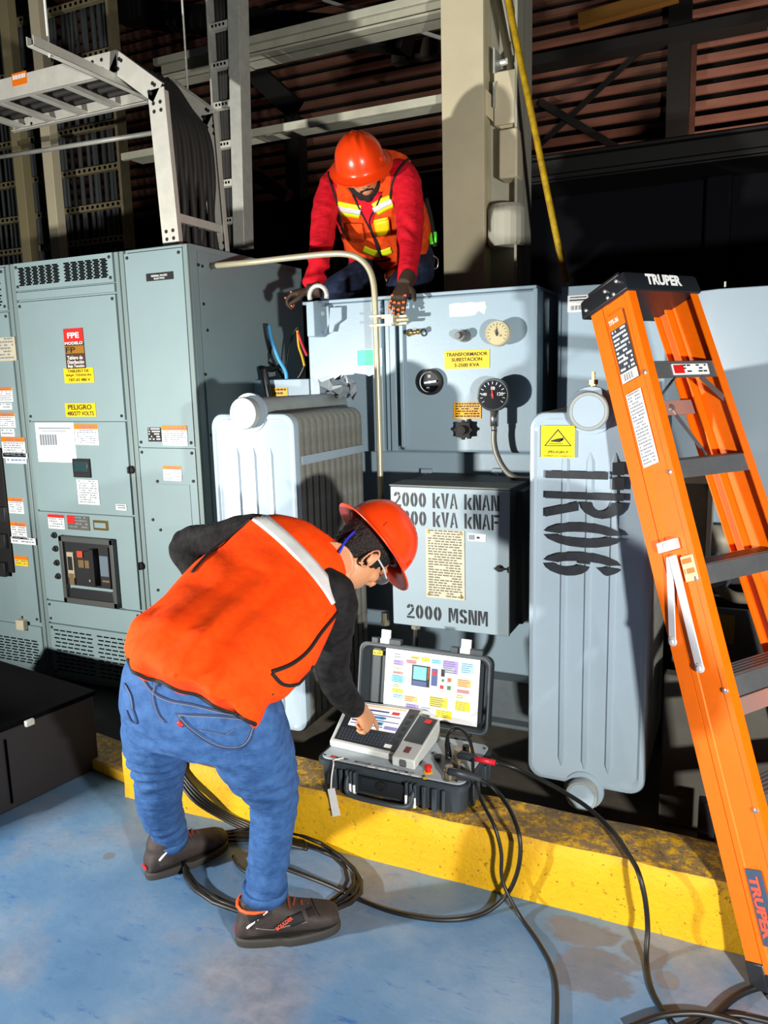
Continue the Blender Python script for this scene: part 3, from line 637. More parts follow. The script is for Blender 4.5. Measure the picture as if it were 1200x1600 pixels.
# door further right with barcode
xg = at(876, 560, Y=3.36).x
m = MB(); m.box(xg, at(952, 560, Y=3.36).x+.1, 3.36, 3.40, 1.27, ZTT-.005); rd = m.build('terminal_cover', [TGREY, HOLE], tr, bevel=.004)
stickY(rd, 'barcode_label', (887, 461, 924, 487), 3.359, WHITE, INK, texts=[], rows=0, extra=[(.12+.05*i, .1, .12+.05*i+(.03 if i % 3 else .015), .38, 1) for i in range(15)]+[(.1, .84, .8, .9, 1), (.08, .66, .9, .74, 1)])
# lifting lug at the left end of the top
m = MB(); a = at(490, 490, Y=3.2); LX = at(500, 500, Y=3.25).x
m.box(at(484, 500, Y=3.2).x, at(496, 500, Y=3.2).x, 3.17, 3.28, 1.80, 1.955)
pts = [at(x, y, Y=3.24) for x, y in ((497, 478), (513, 478), (515, 505), (506, 522), (497, 508))]
m.prism(pts, (0, .03, 0)); m.prism([at(x, y, Y=3.24) for x, y in ((515, 480), (534, 479), (534, 500), (523, 508), (520, 520), (513, 520))], (0, .008, 0)); lug = m.build('lifting_lug', TGREY, tr, bevel=.004)
m = MB(); m.lathe(at(504, 490, Y=3.2395), (0, -1, 0), [(.010, 0), (.010, .002)], 14); m.build('lug_hole', mat('lug_hole_light', (205, 215, 222), .6), lug)
m = MB(); c = at(497, 462, Y=3.22)
m.tube([c+V((.045*math.cos(t), 0, .045*math.sin(t)-.0)) for t in [R(-20+i*22) for i in range(11)]], .011, 8); m.build('eye_bolt', GALV, tr, smooth=True)
# stickers
stickY(ip, 'name_sign', (695, 547, 765, 576), YP-.001, YEL, INK, texts=[('TRANSFORMADOR', .04, .68, .92, .2, 1, .015), ('SUBESTACION', .16, .40, .68, .2, 1, .015), ('3-2500 KVA', .22, .1, .56, .2, 1, .015)], lab='yellow sign reading TRANSFORMADOR SUBESTACION 3-2500 KVA')
stickY(ip, 'caution_sticker', (709, 629, 752, 654), YP-.001, mat('amber_label', (240, 172, 0), .5), INK, rows=6, dens=.9, lab='amber caution sticker above the drain valve')
m = MB(); o = at(702, 490, Y=YP-.002); rr = random.Random(3)
prf = [(702, 476), (715, 473), (722, 474), (735, 472), (745, 473), (758, 471), (760, 480), (757, 491), (748, 485), (742, 492), (728, 494), (703, 495)]
m.prism([at(x, y, Y=YP-.0005) for x, y in prf], (0, -.0015, 0)); m.build('torn_label', mat('torn_white_label', (238, 236, 214), .6), ip)
stickY(tr, 'turquoise_sticker', (557, 545, 597, 573), 3.269, WHITE, INK, extra=[(.04, .06, .68, .94, 2)], cols=[mat('turquoise', (70, 225, 175), .5)], lab='white sticker with a turquoise square')
# gauges
def gauge(px, py, Y0, r, stand, face, rim, needle, label, ang, ticks=True, nums=()):
    c = at(px, py, Y=Y0-stand); m = MB()
    m.lathe(c, (0, 1, 0), [(r*.86, -.0), (r*.97, -.004), (r, .004), (r, .03), (r*.8, .036), (r*.45, .04), (r*.4, stand+.01)], 32); m.mats = 1
    g = m.build('gauge', rim, tr, auto=True); plab(g, label)
    m = MB(); m.lathe(c+V((0, -.003, 0)), (0, -1, 0), [(r*.86, -.001), (r*.86, .001), (.0001, .0012)], 28, 0)
    ink = 1
    for k_ in range(13 if ticks else 0):
        t = R(215-k_*250/12-0); d = V((math.cos(t), 0, math.sin(t))); s = V((-d.z, 0, d.x)); o = c+V((0, -.0045, 0))
        m.quad(o+d*r*.64-s*.0012, o+d*r*.64+s*.0012, o+d*r*.8+s*.0012, o+d*r*.8-s*.0012, 1)
    for st, nx, nz, s in nums: m.text(st, c+V((r*nx, -.0046, r*nz)), X_, Z_, s*r*len(st)*.62, s*r, 1, .02)
    dl_ = m.build('dial', face, g)
    m = MB(); t = R(ang); d = V((math.cos(t), 0, math.sin(t))); s = V((-d.z, 0, d.x)); o = c+V((0, -.007, 0))
    m.add([o-s*.004-d*r*.2, o+s*.004-d*r*.2, o+d*r*.66], [(0, 1, 2)]); m.lathe(o, (0, -1, 0), [(.006, -.001), (.006, .002)], 10); m.build('needle', needle, g)
    return c
AGED = mat('aged_cream_dial', (190, 180, 140), .5, var=.15)
gauge(777, 521, YP, .052, .075, [AGED, INK], OFFW, INK, 'cream faced round gauge at the upper right', 92, nums=[('60', -.2, .1, .22), ('30', .2, -.25, .16)])
c = gauge(770, 617, YP, .068, .10, [GLASS, WHITE], mat('gauge_rim_grey', (84, 90, 94), .4), REDL, 'large dark thermometer gauge with red needle', 95, nums=[('80', -.1, .3, .2), ('120', .3, -.05, .2), ('-40', -.7, -.05, .18)])
m = MB(); m.cyl(c+V((0, .02, -.065)), c+V((0, .02, -.13)), .018, 12); m.cyl(c+V((0, .02, -.13)), c+V((0, .02, -.15)), .014, 6); m.build('stem', CHROME, tr, smooth=True)
m = MB(); P = [c+V((0, .02, -.14)), at(772, 690, Y=3.17), at(777, 712, Y=3.17), at(790, 735, Y=3.17), at(808, 748, Y=3.17), at(832, 750, Y=3.17)]
m.tube(smooth_path(P, 6), .012, 12); m.build('flexible_conduit', mat('worn_conduit', (150, 148, 138), .45, .3), tr, smooth=True)
gauge(672, 597, YP, .050, .012, [GLASS, WHITE], mat('white_rim', (225, 230, 228), .4), WHITE, 'small black level gauge with white rim', 10, ticks=False, nums=[('25', -.2, .4, .22), ('MIN', -.3, -.55, .14)])
m = MB(); c = at(672, 597, Y=YP-.02); m.lathe(c, (0, 1, 0), [(.045, -.012), (.056, -.010), (.056, .02)], 28, cap=False); m.build('gauge_ring', BLACK, tr, auto=True)
m = MB(); m.obox(at(672, 597, Y=YP-.026), V((.028, 0, .003)), V((-.0005, 0, .004)), Y_*.001); m.build('level_pointer', WHITE, tr)
# drain valve, plugs
c = at(727, 671, Y=YP); m = MB(); m.lathe(c, (0, -1, 0), [(.032, 0), (.032, .02), (.036, .022), (.036, .034), (.02, .036), (.018, .055), (.008, .057)], 20)
for k_ in range(8):
    t = R(k_*45); m.obox(c+V((.036*math.cos(t), -.028, .036*math.sin(t))), V((.006, 0, 0)), Y_*.008, Z_*.006)
m.build('valve_knob', BLACK, tr, auto=True)
c = at(727, 525, Y=YP); m = MB(); m.lathe(c, (-.1, -1, 0), [(.026, 0), (.026, .02), (.021, .022), (.021, .06)], 18); m.lathe(c+V((-.008, -.06, 0)), (-.1, -1, 0), [(.014, 0), (.014, .018)], 6); m.build('pipe_plug', mat('plug_grey', (96, 98, 98), .4), tr, auto=True)
m = MB(); c = at(652, 521, Y=YP); m.cyl(c+V((-.02, 0, 0)), c+V((-.02, -.05, 0)), .008, 8); m.cyl(c+V((-.03, -.05, 0)), c+V((.02, -.05, .003)), .009, 8); m.cyl(c+V((.02, -.05, .003)), c+V((.032, -.05, .006)), .012, 6); m.build('sampling_valve', BRASS, tr, smooth=True)
m = MB(); 
for px in (640, 663): 
    c = at(px, 520, Y=YP); m.tube([c+V((.012*math.cos(R(a)), -.006, .014*math.sin(R(a)))) for a in range(0, 361, 30)], .0025, 6)
m.build('ring_mark', DKMET, tr)
# mounting feet of the nameplate box, pipe fittings below it
for px in (669, 779):
    m = MB(); c = at(px, 742, Y=YT); m.box(c.x-.025, c.x+.025, YT-.03, YT, c.z-.05, c.z+.03, 0); m.lathe((c.x, YT-.03, c.z-.0), (0, -1, 0), [(.012, 0), (.011, .012)], 6, 1); m.build('mounting_foot', [TGREY, CHROME], tr, bevel=.002)
# tall conduit bending over to the cabinet
YC2 = 3.147
pp = thing('conduit', 'bent tan steel conduit rising before the transformer and crossing to the cabinet', 'pipe', at(595, 748, Y=YC2))
P = [at(x, y, Y=YC2) for x, y in ((327, 416), (400, 409), (460, 402), (512, 397), (540, 397), (560, 403), (575, 418), (583, 440), (586, 475), (589, 560), (592, 660), (595, 780))]
m = MB(); m.tube([P[0]]+smooth_path(P[1:], 5), .0135, 14); m.build('pipe', PIPEM, pp, smooth=True)
m = MB(); m.lathe(at(326, 416, Y=YC2), (1, 0, 0), [(.019, -.005), (.019, .014), (.015, .016)], 12); m.build('pipe_fitting', DKMET, pp)
m = MB(); c = at(600, 501, Y=YC2)
m.box(c.x-.06, c.x+.045, YC2-.022, YC2-.014, c.z+.014, c.z+.024); m.box(c.x-.06, c.x+.045, YC2-.022, YC2-.014, c.z-.024, c.z-.014)
m.box(c.x-.05, c.x+.10, YC2+.013, YC2+.03, c.z+.010, c.z+.02); m.box(c.x-.05, c.x+.10, YC2+.013, YC2+.03, c.z-.02, c.z-.01); m.box(c.x+.01, c.x+.05, YC2-.018, YC2+.10, c.z-.02, c.z+.02)
m.cyl(c+V((.06, 0, 0)), c+V((.115, 0, 0)), .008, 8); m.build('clamp', PIPEM, pp, bevel=.001)
# ------------------------------------------------------------ nameplate box
YB = 2.87
x0, x1 = at(612, 860, Y=YB).x, at(796, 860, Y=YB).x; z0, z1 = at(700, 984, Y=YB).z, at(700, 762, Y=YB).z
nb = thing('control_box', 'grey steel box stencilled 2000 kVA kNAN fixed to the front of the transformer', 'box', ((x0+x1)/2, YB+.1, z0))
m = MB(); m.box(x0, x1, YB+.012, YT-.02, z0+.005, z1-.0); m.build('body', mat('box_dark_side', (40, 44, 48), .6), nb, bevel=.003)
m = MB(); m.box(x0-.025, x1+.025, YB+.11, YT-.03, z0+.02, z1-.02); m.build('backplate', mat('box_dark_side', (40, 44, 48)), nb, bevel=.003)
m = MB(); m.box(x0-.002, x1+.003, YB-.006, YB+.15, z1, z1+.006); m.build('hood', mat('dusty_hood', (120, 122, 118), .6, var=.3), nb, bevel=.001)
m = MB(); m.box(x0, x1, YB, YB+.012, z0, z1-.003); dr = m.build('door', mat('box_door_paint', (146, 164, 174), .35, var=.05), nb, bevel=.003)
m = MB(); W_, H_ = x1-x0, z1-z0; yy = YB-.0008
stencil(m, '2000 kVA kNAN', (x0+W_*.03, yy, z1-H_*.145), X_, Z_, W_*.89, H_*.105)
stencil(m, '2300 kVA kNAF', (x0+W_*.03, yy, z1-H_*.275), X_, Z_, W_*.89, H_*.105)
stencil(m, '2000 MSNM', (x0+W_*.125, yy, z0+H_*.055), X_, Z_, W_*.70, H_*.105)
m.build('stencilled_lettering', STCL, dr)
a0, a1 = x0+W_*.305, x0+W_*.635; b0, b1 = z0+H_*.225, z0+H_*.71
npl = sticker(dr, 'nameplate', (a0, yy-.0015, b0), X_, Z_, a1-a0, b1-b0, OFFW, mat('etched_ink', (96, 92, 80), .6), rows=26, dens=.93, th=.002, lab='etched metal rating plate')
m = MB()
for xx in (a0+.012, a1-.012):
    for zz in (b0+.012, b1-.012): m.lathe((xx, yy-.003, zz), (0, -1, 0), [(.007, 0), (.006, .003)], 10)
m.build('rivet', BRASS, npl)
sticker(dr, 'property_tag', (x0+W_*.665, yy-.001, z0+H_*.645), X_, Z_, W_*.145, H_*.05, WHITE, INK, extra=[(.05, .15, .4, .85, 2), (.5, .35, .68, .65, 1)], cols=[INKG])
m = MB(); c = V((x0+W_*.92, YB, z0+H_*.47)); m.lathe(c, (0, -1, 0), [(.014, 0), (.014, .006), (.008, .008), (.008, .014)], 14); m.box(c.x-.014, c.x+.024, YB-.018, YB-.01, c.z-.004, c.z+.004); m.build('latch', BLACK, dr)
m = MB(); m.box(x1-.008, x1+.004, YB-.004, YB+.01, c.z-.015, c.z+.008); m.build('hasp', BLACK, dr)
for (px, py, py2) in ((602, 972, 1000), (650, 980, 1012)):
    a = at(px, py, Y=YB+.1); b = at(px-3, py2, Y=YB+.1); m = MB(); m.cyl(V((a.x, a.y, z0+.01)), V((a.x, a.y, z0-.03)), .017, 10); m.cyl(V((a.x, a.y, z0-.03)), V((a.x, a.y, z0-.045)), .021, 6); m.build('cable_gland', mat('gland_metal', (150, 146, 128), .4, .5), nb)
m = MB(); m.tube(smooth_path([(a.x, a.y, z0-.04), (a.x-.005, a.y, z0-.12), (a.x-.03, a.y+.03, z0-.2), (a.x-.06, a.y+.1, z0-.3)], 5), .014, 10); m.build('cable_tail', RUB, nb, smooth=True)
# ------------------------------------------------------------ radiators
def radiator(xl, xr, label, second):
    YR = 2.55; zb, zt = .195, 1.482; xc_ = (xl+xr)/2
    r = thing('radiator', label, 'radiator', (xc_, 2.85, zb-.02))
    w2 = (xr-xl)/2
    def outline(rad, ins=0, y=YR, notch=.075):
        pts = []
        X0, X1, Z0, Z1 = xl+ins, xr-ins, zb+ins, zt-ins
        for (cx, cz, a0) in ((X1-rad, Z1-rad, 0), (X0+rad, Z1-rad, 90), (X0+rad, Z0+rad, 180), (X1-rad, Z0+rad, 270)):
            for i in range(7): t = R(a0+15*i); pts.append(V((cx+rad*math.cos(t), y, cz+rad*math.sin(t))))
        return pts
    m = MB()
    m.rings([outline(.05, 0, YR+.03), outline(.05, 0, YR+.012), outline(.05, .004, YR+.003), outline(.05, .012, YR), outline(.045, .018, YR), outline(.04, .026, YR+.006)], 0)
    # pressed vertical ribs
    for k_ in range(3):
        xx = xl+(xr-xl)*(.30+.20*k_)
        for s in (-1,):
            rr = []
            for (zz, f) in ((zb+.06, .2), (zb+.09, 1), (zt-.16, 1), (zt-.13, .2)):
                rr.append([V((xx-.013*f, YR+.006, zz)), V((xx-.007*f, YR+.007-.009*f, zz)), V((xx+.007*f, YR+.007-.009*f, zz)), V((xx+.013*f, YR+.006, zz))])
            m.rings(rr, 0)
    ep = m.build('end_plate', RGREY, r, auto=True); 
    nf = 11; y = YR+.055
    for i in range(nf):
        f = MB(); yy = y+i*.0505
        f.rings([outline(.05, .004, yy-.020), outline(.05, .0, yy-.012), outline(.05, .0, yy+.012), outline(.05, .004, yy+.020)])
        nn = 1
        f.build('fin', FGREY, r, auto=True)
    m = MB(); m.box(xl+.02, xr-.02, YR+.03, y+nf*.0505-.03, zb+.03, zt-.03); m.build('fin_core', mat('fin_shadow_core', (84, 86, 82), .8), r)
    m = MB(); m.box(xr-.003, xr+.006, YR+.04, 3.13, zt-.20, zt-.165); m.build('spacer_bar', RGREY, r, bevel=.002); m = MB(); m.box(xl-.006, xl+.003, YR+.04, 3.13, zt-.20, zt-.165); m.build('spacer_bar', RGREY, r, bevel=.002)
    for (dx, zz, y1) in (((-.005 if not second else .0), zt+.003, 3.35), (0, zb-.015, 3.30)):
        c = V((xc_+dx, 0, zz)); rad = .062 if zz > 1 else .055
        m = MB(); m.lathe((c.x, YR-.045, c.z), (0, 1, 0), [(.001, .006), (rad*.78, .006), (rad*.82, .0), (rad*.95, .0), (rad, .006), (rad, .02), (rad*.93, .024), (rad*.93, .10), (rad*.93, y1-YR+.045)], 32, cap=False)
        m.v = m.v
        hp = m.build('header_pipe', [mat('header_paint', (150, 158, 158), .45, var=.2, vscale=10)], r, auto=True)
        m = MB(); m.lathe((c.x, YR-.041, c.z), (0, -1, 0), [(rad*.8, 0), (rad*.8, .003), (.001, .0035)], 30); m.build('pipe_cap', RGREY, hp, auto=True)
        m = MB(); m.lathe((c.x, YR-.0, c.z), (0, 1, 0), [(rad*1.22, -.001), (rad*1.25, .01), (rad*1.0, .03)], 30); m.build('collar', RGREY, hp, auto=True)
    return r, ep, xl, xr, zb, zt
rl = radiator(-1.932, -1.545, 'grey finned radiator standing left of the transformer behind the bending man', False)
rr_ = radiator(-.645, -.248, 'grey finned radiator stencilled TR06 standing beside the orange ladder', True)
r2, ep, xl, xr, zb, zt = rr_
o, xx1, zz0, zz1 = 0, 0, 0, 0
stickY(ep, 'hot_surface_sticker', (846, 665, 898, 715), 2.549, mat('bright_yellow', (250, 226, 0), .5), INK,
       texts=[('¡PELIGRO!', .2, .12, .62, .1, 1, .02), ('SUPERFICIE CALIENTE', .08, .03, .84, .05, 1, .01)], th=.002, lab='yellow hot surface warning sticker')
x0, x1, z0, z1 = rectY(846, 665, 898, 715, 2.546); W_, H_ = x1-x0, z1-z0
m = MB(); T3 = [(.08, .36), (.92, .36), (.5, .9)]; ce = (.5, .54)
P3 = [V((x0+W_*a, 2.5445, z0+H_*b)) for a, b in T3]; Q3 = [V((x0+W_*(ce[0]+(a-ce[0])*.86), 2.5445, z0+H_*(ce[1]+(b-ce[1])*.84))) for a, b in T3]
for i in range(3): m.quad(P3[i], P3[(i+1) % 3], Q3[(i+1) % 3], Q3[i])
pg = lambda L: m.add([V((x0+W_*a, 2.5444, z0+H_*b)) for a, b in L], [tuple(range(len(L)))])
pg([(.28, .50), (.56, .48), (.64, .54), (.62, .62), (.50, .60), (.30, .54)]); pg([(.58, .50), (.68, .56), (.66, .64), (.6, .6)]); pg([(.24, .42), (.66, .42), (.66, .44), (.24, .44)])
for k_ in range(3): pg([(.3+.09*k_, .47), (.35+.09*k_, .45), (.37+.09*k_, .45), (.33+.09*k_, .47)])
m.build('warning_symbol', INK, ep)
m = MB()
# TR06 turned a quarter clockwise: letters read downwards, laid over the plate
zt_, zb_ = at(940, 722, Y=2.545).z, at(915, 902, Y=2.545).z; xL, xR = at(852, 820, Y=2.545).x, at(974, 820, Y=2.545).x
stencil(m, 'TR06', (xL, 2.5395, zt_), -Z_, X_, zt_-zb_, xR-xL, gap=.13)
m.build('stencilled_lettering', STCL, ep)
m = MB(); c = at(927, 600, Y=2.6); m.cyl(V((c.x, 2.6, zt+.05)), V((c.x, 2.6, zt+.085)), .01, 8); m.cyl(V((c.x, 2.6, zt+.085)), V((c.x, 2.6, zt+.10)), .016, 6); m.cyl(V((c.x, 2.6, zt+.1)), V((c.x, 2.6, zt+.125)), .006, 8); m.build('air_vent_screw', BRASS, r2)
# crumpled foil on the header of the left radiator
m = MB(); rr = random.Random(5); c = at(528, 612, Y=3.18); G = 9
g = [[c+V(((i-4)*.022+rr.uniform(-.012, .012), rr.uniform(-.04, .04), (j-2)*.02+rr.uniform(-.02, .02)+.02)) for i in range(G)] for j in range(5)]
m.add([p for row in g for p in row], [(j*G+i, j*G+i+1, (j+1)*G+i+1, (j+1)*G+i) for j in range(4) for i in range(G-1)])
fo = m.build('crumpled_wrap', mat('grey_foil', (150, 160, 168), .35, .2)); so = fo.modifiers.new('s', 'SOLIDIFY'); so.thickness = .004
tag(fo, 'crumpled grey wrapping lying on the back end of the left radiator header', 'wrapping')
# small grey box and loose leads behind the left radiator
x0, x1, z0, z1 = rectY(386, 593, 484, 640, 3.45)
jb = thing('junction_box', 'small grey box with an amber label behind the left radiator header', 'box', ((x0+x1)/2, 3.5, z0-.1))
m = MB(); m.box(x0, x1, 3.45, 3.7, z0-.1, z1); m.build('body', TGREY, jb, bevel=.004)
stickY(jb, 'caution_label', (417, 606, 450, 620), 3.449, mat('amber_label', (240, 172, 0)), INK, rows=2)
def lead(name, pts, r, m_, label, Y=3.5, cat='cable', grp=None):
    mb = MB(); mb.tube(smooth_path([at(x, y, Y=Y) if not isinstance(x, V) else x for x, y in pts], 6), r, 8); return tag(mb.build(name, m_, smooth=True), label, cat, grp)
lead('test_lead', [(420, 508), (424, 530), (435, 560), (446, 580), (448, 596)], .010, mat('light_blue_rubber', (70, 160, 215), .5), 'light blue lead rising behind the left radiator', 3.48)
lead('test_lead', [(465, 516), (467, 540), (472, 556), (476, 572)], .007, mat('yellow_rubber', (230, 180, 30), .5), 'yellow lead hanging beside the left edge of the transformer', 3.48)
lead('test_lead', [(466, 520), (473, 540), (480, 556)], .007, mat('red_rubber', (220, 40, 60), .5), 'short red lead beside the left edge of the transformer', 3.44)
lead('test_lead', [(448, 596), (432, 575), (414, 560), (407, 530), (409, 507), (418, 510), (423, 540), (415, 570), (402, 580), (405, 592)], .008, RUB, 'black lead looped upright left of the light blue lead', 3.6)
lead('test_lead', [(476, 572), (470, 585), (462, 596)], .01, RUB, 'short black lead tail below the yellow lead', 3.5)
lead('test_lead', [(446, 585), (452, 540), (462, 515), (468, 512)], .005, RUB, 'thin black lead arching between the blue and yellow leads', 3.62)
lead('test_lead', [(388, 588), (405, 575), (425, 578), (440, 570)], .012, RUB, 'thick black lead lying over the small grey box', 3.52)
lead('test_lead', [(412, 575), (417, 600), (425, 640)], .018, RUB, 'thick black cable dropping in front of the small grey box', 3.42)
# grey enclosure at the right edge
yR = 3.3; p = at(1123, 451, Y=yR); zt = p.z
en = thing('enclosure', 'tall pale grey sheet steel enclosure at the right edge behind the ladder', 'enclosure', (p.x+.5, 3.7, .9))
m = MB(); q = V((p.x-.25, yR+.16, 0)); m.prism([(p.x, yR, .95), (1.2, yR, .95), (1.2, 4.2, .95), (q.x, 4.2, .95), (q.x, q.y, .95)], (0, 0, zt-.95))
m.build('body', mat('pale_blue_grey_paint', (150, 168, 182), .28, var=.06, vscale=2), en, bevel=.004)
m = MB(); m.cyl((p.x+.02, yR+.06, zt), (p.x+.02, yR+.06, zt+.03), .004, 6); m.build('stud', GALV, en)
m = MB(); m.box(q.x, 1.2, yR+.12, 4.2, .05, .95); m.build('base', mat('dark_base', (40, 40, 40), .7), en)
m = MB(); c = at(1018, 415, Y=3.5); m.lathe((c.x, 3.5, zt+.0-.02), (0, 0, 1), [(.03, 0), (.03, .012), (.014, .014), (.014, .05)], 12); 
m = MB(); c = at(1018, 416, Y=3.75); m.lathe(c, (0, 0, 1), [(.032, -.02), (.032, -.006), (.02, -.004), (.02, .03)], 6)
m.box(c.x-.3, c.x+.1, 3.7, 4.0, .3, c.z-.02)
tag(m.build('bolted_post', mat('dim_bolt', (150, 144, 120), .5)), 'dark stub behind the ladder top topped by a hexagonal bolt', 'post') if False else None
# fan housing and duct seen through the ladder
YH = 3.05
x0, x1, z0, z1 = rectY(1052, 742, 1112, 868, YH)
BEI = mat('dusty_beige', (128, 120, 102), .75, var=.3, vscale=9)
fh = thing('fan_housing', 'dusty beige fan housing seen between the ladder rails', 'housing', ((x0+x1)/2, YH+.1, z0))
m = MB(); m.prism([(x0-.1, YH+.03, z0), (x1-.01, YH+.03, z0), (x1-.01, YH+.03, z1-.06), (x1-.04, YH+.03, z1-.02), (x0-.1, YH+.03, z1-.02)], (0, .25, 0)); m.build('body', BEI, fh, bevel=.01)
m = MB(); m.box(x0-.1, x1, YH-.02, YH+.03, z1-.03, z1); m.box(x1-.015, x1, YH-.02, YH+.28, z0-.02, z1); m.build('frame', OFFW, fh, bevel=.002)
m = MB(); c = at(1112, 842, Y=YH+.15); m.lathe(c, (1, 0, 0), [(.055, 0), (.055, .07), (.04, .09)], 20); m.build('duct', mat('worn_duct', (170, 166, 150), .5, .2), fh, auto=True)
m = MB(); m.tube(smooth_path([at(1108, 880, Y=YH+.1), at(1118, 910, Y=YH+.1), at(1140, 930, Y=YH+.1), at(1168, 935, Y=YH+.1), at(1230, 935, Y=YH+.1)], 5), .022, 12)
tag(m.build('hose', BEI, smooth=True), 'thick dusty hose curving behind the ladder below the fan housing', 'hose')
m = MB(); m.cyl(at(1112, 890, Y=YH+.1), at(1112, 900, Y=YH+.2), .07, 24); tag(m.build('flange_disc', mat('blue_grey_disc', (120, 134, 150), .4)), 'blue grey round flange behind the ladder, half hidden by the hose', 'flange')
m = MB(); a = at(1062, 945, Y=3.0); b = at(1180, 1030, Y=3.0)
m.box(a.x-.02, b.x+.4, 3.0, 3.02, .35, a.z); pb = m.build('splash_plate', mat('dim_steel_plate', (70, 72, 72), .5, var=.3)); tag(pb, 'dim steel plate with a yellow patch behind the ladder', 'plate')
m = MB(); m.box(a.x+.10, a.x+.19, 2.996, 3.0, a.z-.13, a.z-.02); m.build('paint_patch', mat('olive_yellow', (120, 104, 16), .6), pb)
m = MB(); a = at(1035, 1060, Y=2.62); b = at(1080, 1235, Y=2.62); m.box(a.x, b.x+.25, 2.66, 2.72, .05, a.z); tag(m.build('concrete_block', mat('dim_concrete', (84, 82, 74), .8, var=.3), bevel=.008), 'grey concrete block low behind the ladder beside the TR06 radiator', 'block')
m = MB(); c = at(1100, 1310, Y=2.48); m.box(c.x-.02, c.x+.03, 2.45, 2.5, .05, .27); tag(m.build('steel_post', DKMET, bevel=.004), 'short dark post standing just behind the yellow kerb at the right', 'post')
# ------------------------------------------------------------ ladder (closed, leaning)
S0 = V((.0726, 2.078, .483)); DD = V((-.0857, .0847, .2802)); dn = DD.normalized()
su = V((math.sin(R(35)), math.cos(R(35)), 0)); wv = su.cross(dn).normalized()
zat = lambda z: S0+DD*((z-.4)/.301)                      # near bolt line at height z
wid = lambda z: .358-(z-1.303)*.093
LR = mat('ladder_orange_fibreglass', (244, 112, 4), .38, var=.08, vscale=30, bump=.04, bscale=300)
ALU = mat('ladder_aluminium', (150, 152, 156), .35, .7, var=.15, vscale=20)
ALUB = mat('bright_spreader', (214, 218, 224), .3, .3)
LBK = mat('ladder_black_plastic', (28, 32, 38), .4, bump=.06, bscale=200)
ld = thing('stepladder', 'tall orange fibreglass stepladder folded shut and leaning at the right', 'ladder', zat(0)+su*.25)
zT = 1.86
def rail(side, rear):
    m = MB(); sgn = 1 if side else -1                    # web is the outer face; flanges point inward
    def P(z, a, b): 
        base = zat(z)+(su*wid(z) if side else V((0, 0, 0))); return base+wv*a+su*(b*(-sgn)*-1)
    a0, a1 = (-.148, -.099) if rear else (-.096, .0135)
    t = .004; fl = .032 if not rear else .026; zb = -.070 if not rear else -.048
    rings = []
    ins = -1 if side else 1                              # inward direction along su
    for z in (zb, zT):
        b = zat(z)+(su*wid(z) if side else V((0, 0, 0)))
        loc = [(a0, 0), (a0+.018, 0), (a0+.021, .0025), (a1-.021, .0025), (a1-.018, 0), (a1, 0), (a1, fl), (a1-t, fl), (a1-t, t), (a0+t, t), (a0+t, fl), (a0, fl)]
        if rear: loc = [(a0, 0), (a1, 0), (a1, fl), (a1-t, fl), (a1-t, t), (a0+t, t), (a0+t, fl), (a0, fl)]
        rings.append([b+wv*x+su*(ins*(y-.002)) for x, y in loc])
    m.rings(rings)
    bm = m; r = m.build('rear_rail' if rear else 'front_rail', LR, ld)
    f = MB(); b = zat(-.018 if rear else -.041)+(su*wid(.03) if side else V((0, 0, 0)))
    f.obox(b+wv*(a0+a1)/2+su*ins*.014, wv*((a1-a0)/2+.003), su*.02, dn*.035); f.build('foot', LBK, r, bevel=.005)
    return r
rails = {(s, q): rail(s, q) for s in (0, 1) for q in (0, 1)}
hz = V((-su.y, su.x, 0)); bk = (hz*math.cos(R(6))-Z_*math.sin(R(6)))   # tread depth, slightly tipped
for k_ in range(-1, 5):
    z = .4+.301*k_; a = zat(z)+wv*.010; W = wid(z); st = MB(); c = a+su*W/2
    st.obox(c-wv*.002, su*(W/2-.006), dn*.026, wv*.0018)
    st.obox(c+dn*.024+bk*.042, su*(W/2-.006), bk*.042, bk.cross(su).normalized()*.002)
    for j in range(5): st.obox(c+dn*.027+bk*(.010+.016*j), su*(W/2-.006), bk*.003, dn*.0015)
    st.obox(c+dn*.010+bk*.084, su*(W/2-.006), dn*.014, bk*.0018)
    s = st.build('step', ALU, ld)
    if k_ == 4: sticker(s, 'caution_label', c+su*-.06-dn*.018+wv*.001, su, dn, .16, .034, WHITE, INK, rows=3, extra=[(.02, .1, .3, .9, 2)], cols=[REDL])
    for sd in (0, 1):
        b = zat(z)+(su*W if sd else V((0, 0, 0))); o = -1 if not sd else 1
        m = MB(); m.lathe(b+su*o*.003+wv*.002-dn*.003, su*o, [(.008, -.002), (.007, .004), (.003, .005)], 10); m.build('rivet', CHROME, rails[(sd, 0)])
    if k_ in (4, -1):                                    # knee braces under top and bottom treads
        for sd in (0, 1):
            i = 1 if not sd else -1; b = zat(z-.10)+(su*W if sd else V((0, 0, 0)))
            m = MB(); p, q = c-dn*.028-su*i*.06+bk*.0, b+su*i*.006+wv*.0
            m.obox((p+q)/2, (q-p)/2, wv*.008, dn*.002); m.build('knee_brace', ALU, ld)
# rear braces
for z in (1.53, .62, .18):
    W = wid(z); a = zat(z)-wv*.12; m = MB(); c = a+su*W/2
    m.obox(c, su*(W/2-.006), dn*.024, wv*.002); m.obox(c+dn*.023-wv*.01, su*(W/2-.006), wv*.01, dn*.002); rb = m.build('rear_brace', mat('pinkish_brace', (190, 160, 152), .4, .5), ld)
    if z > 1:
        m = MB(); p = c+su*.05; q = zat(z-.16)-wv*.12+su*(W-.01); m.obox((p+q)/2, (q-p)/2, wv*.006, dn*.003); m.lathe(p, wv, [(.010, -.004), (.010, .008)], 10); m.build('rear_knee_brace', ALU, rb)
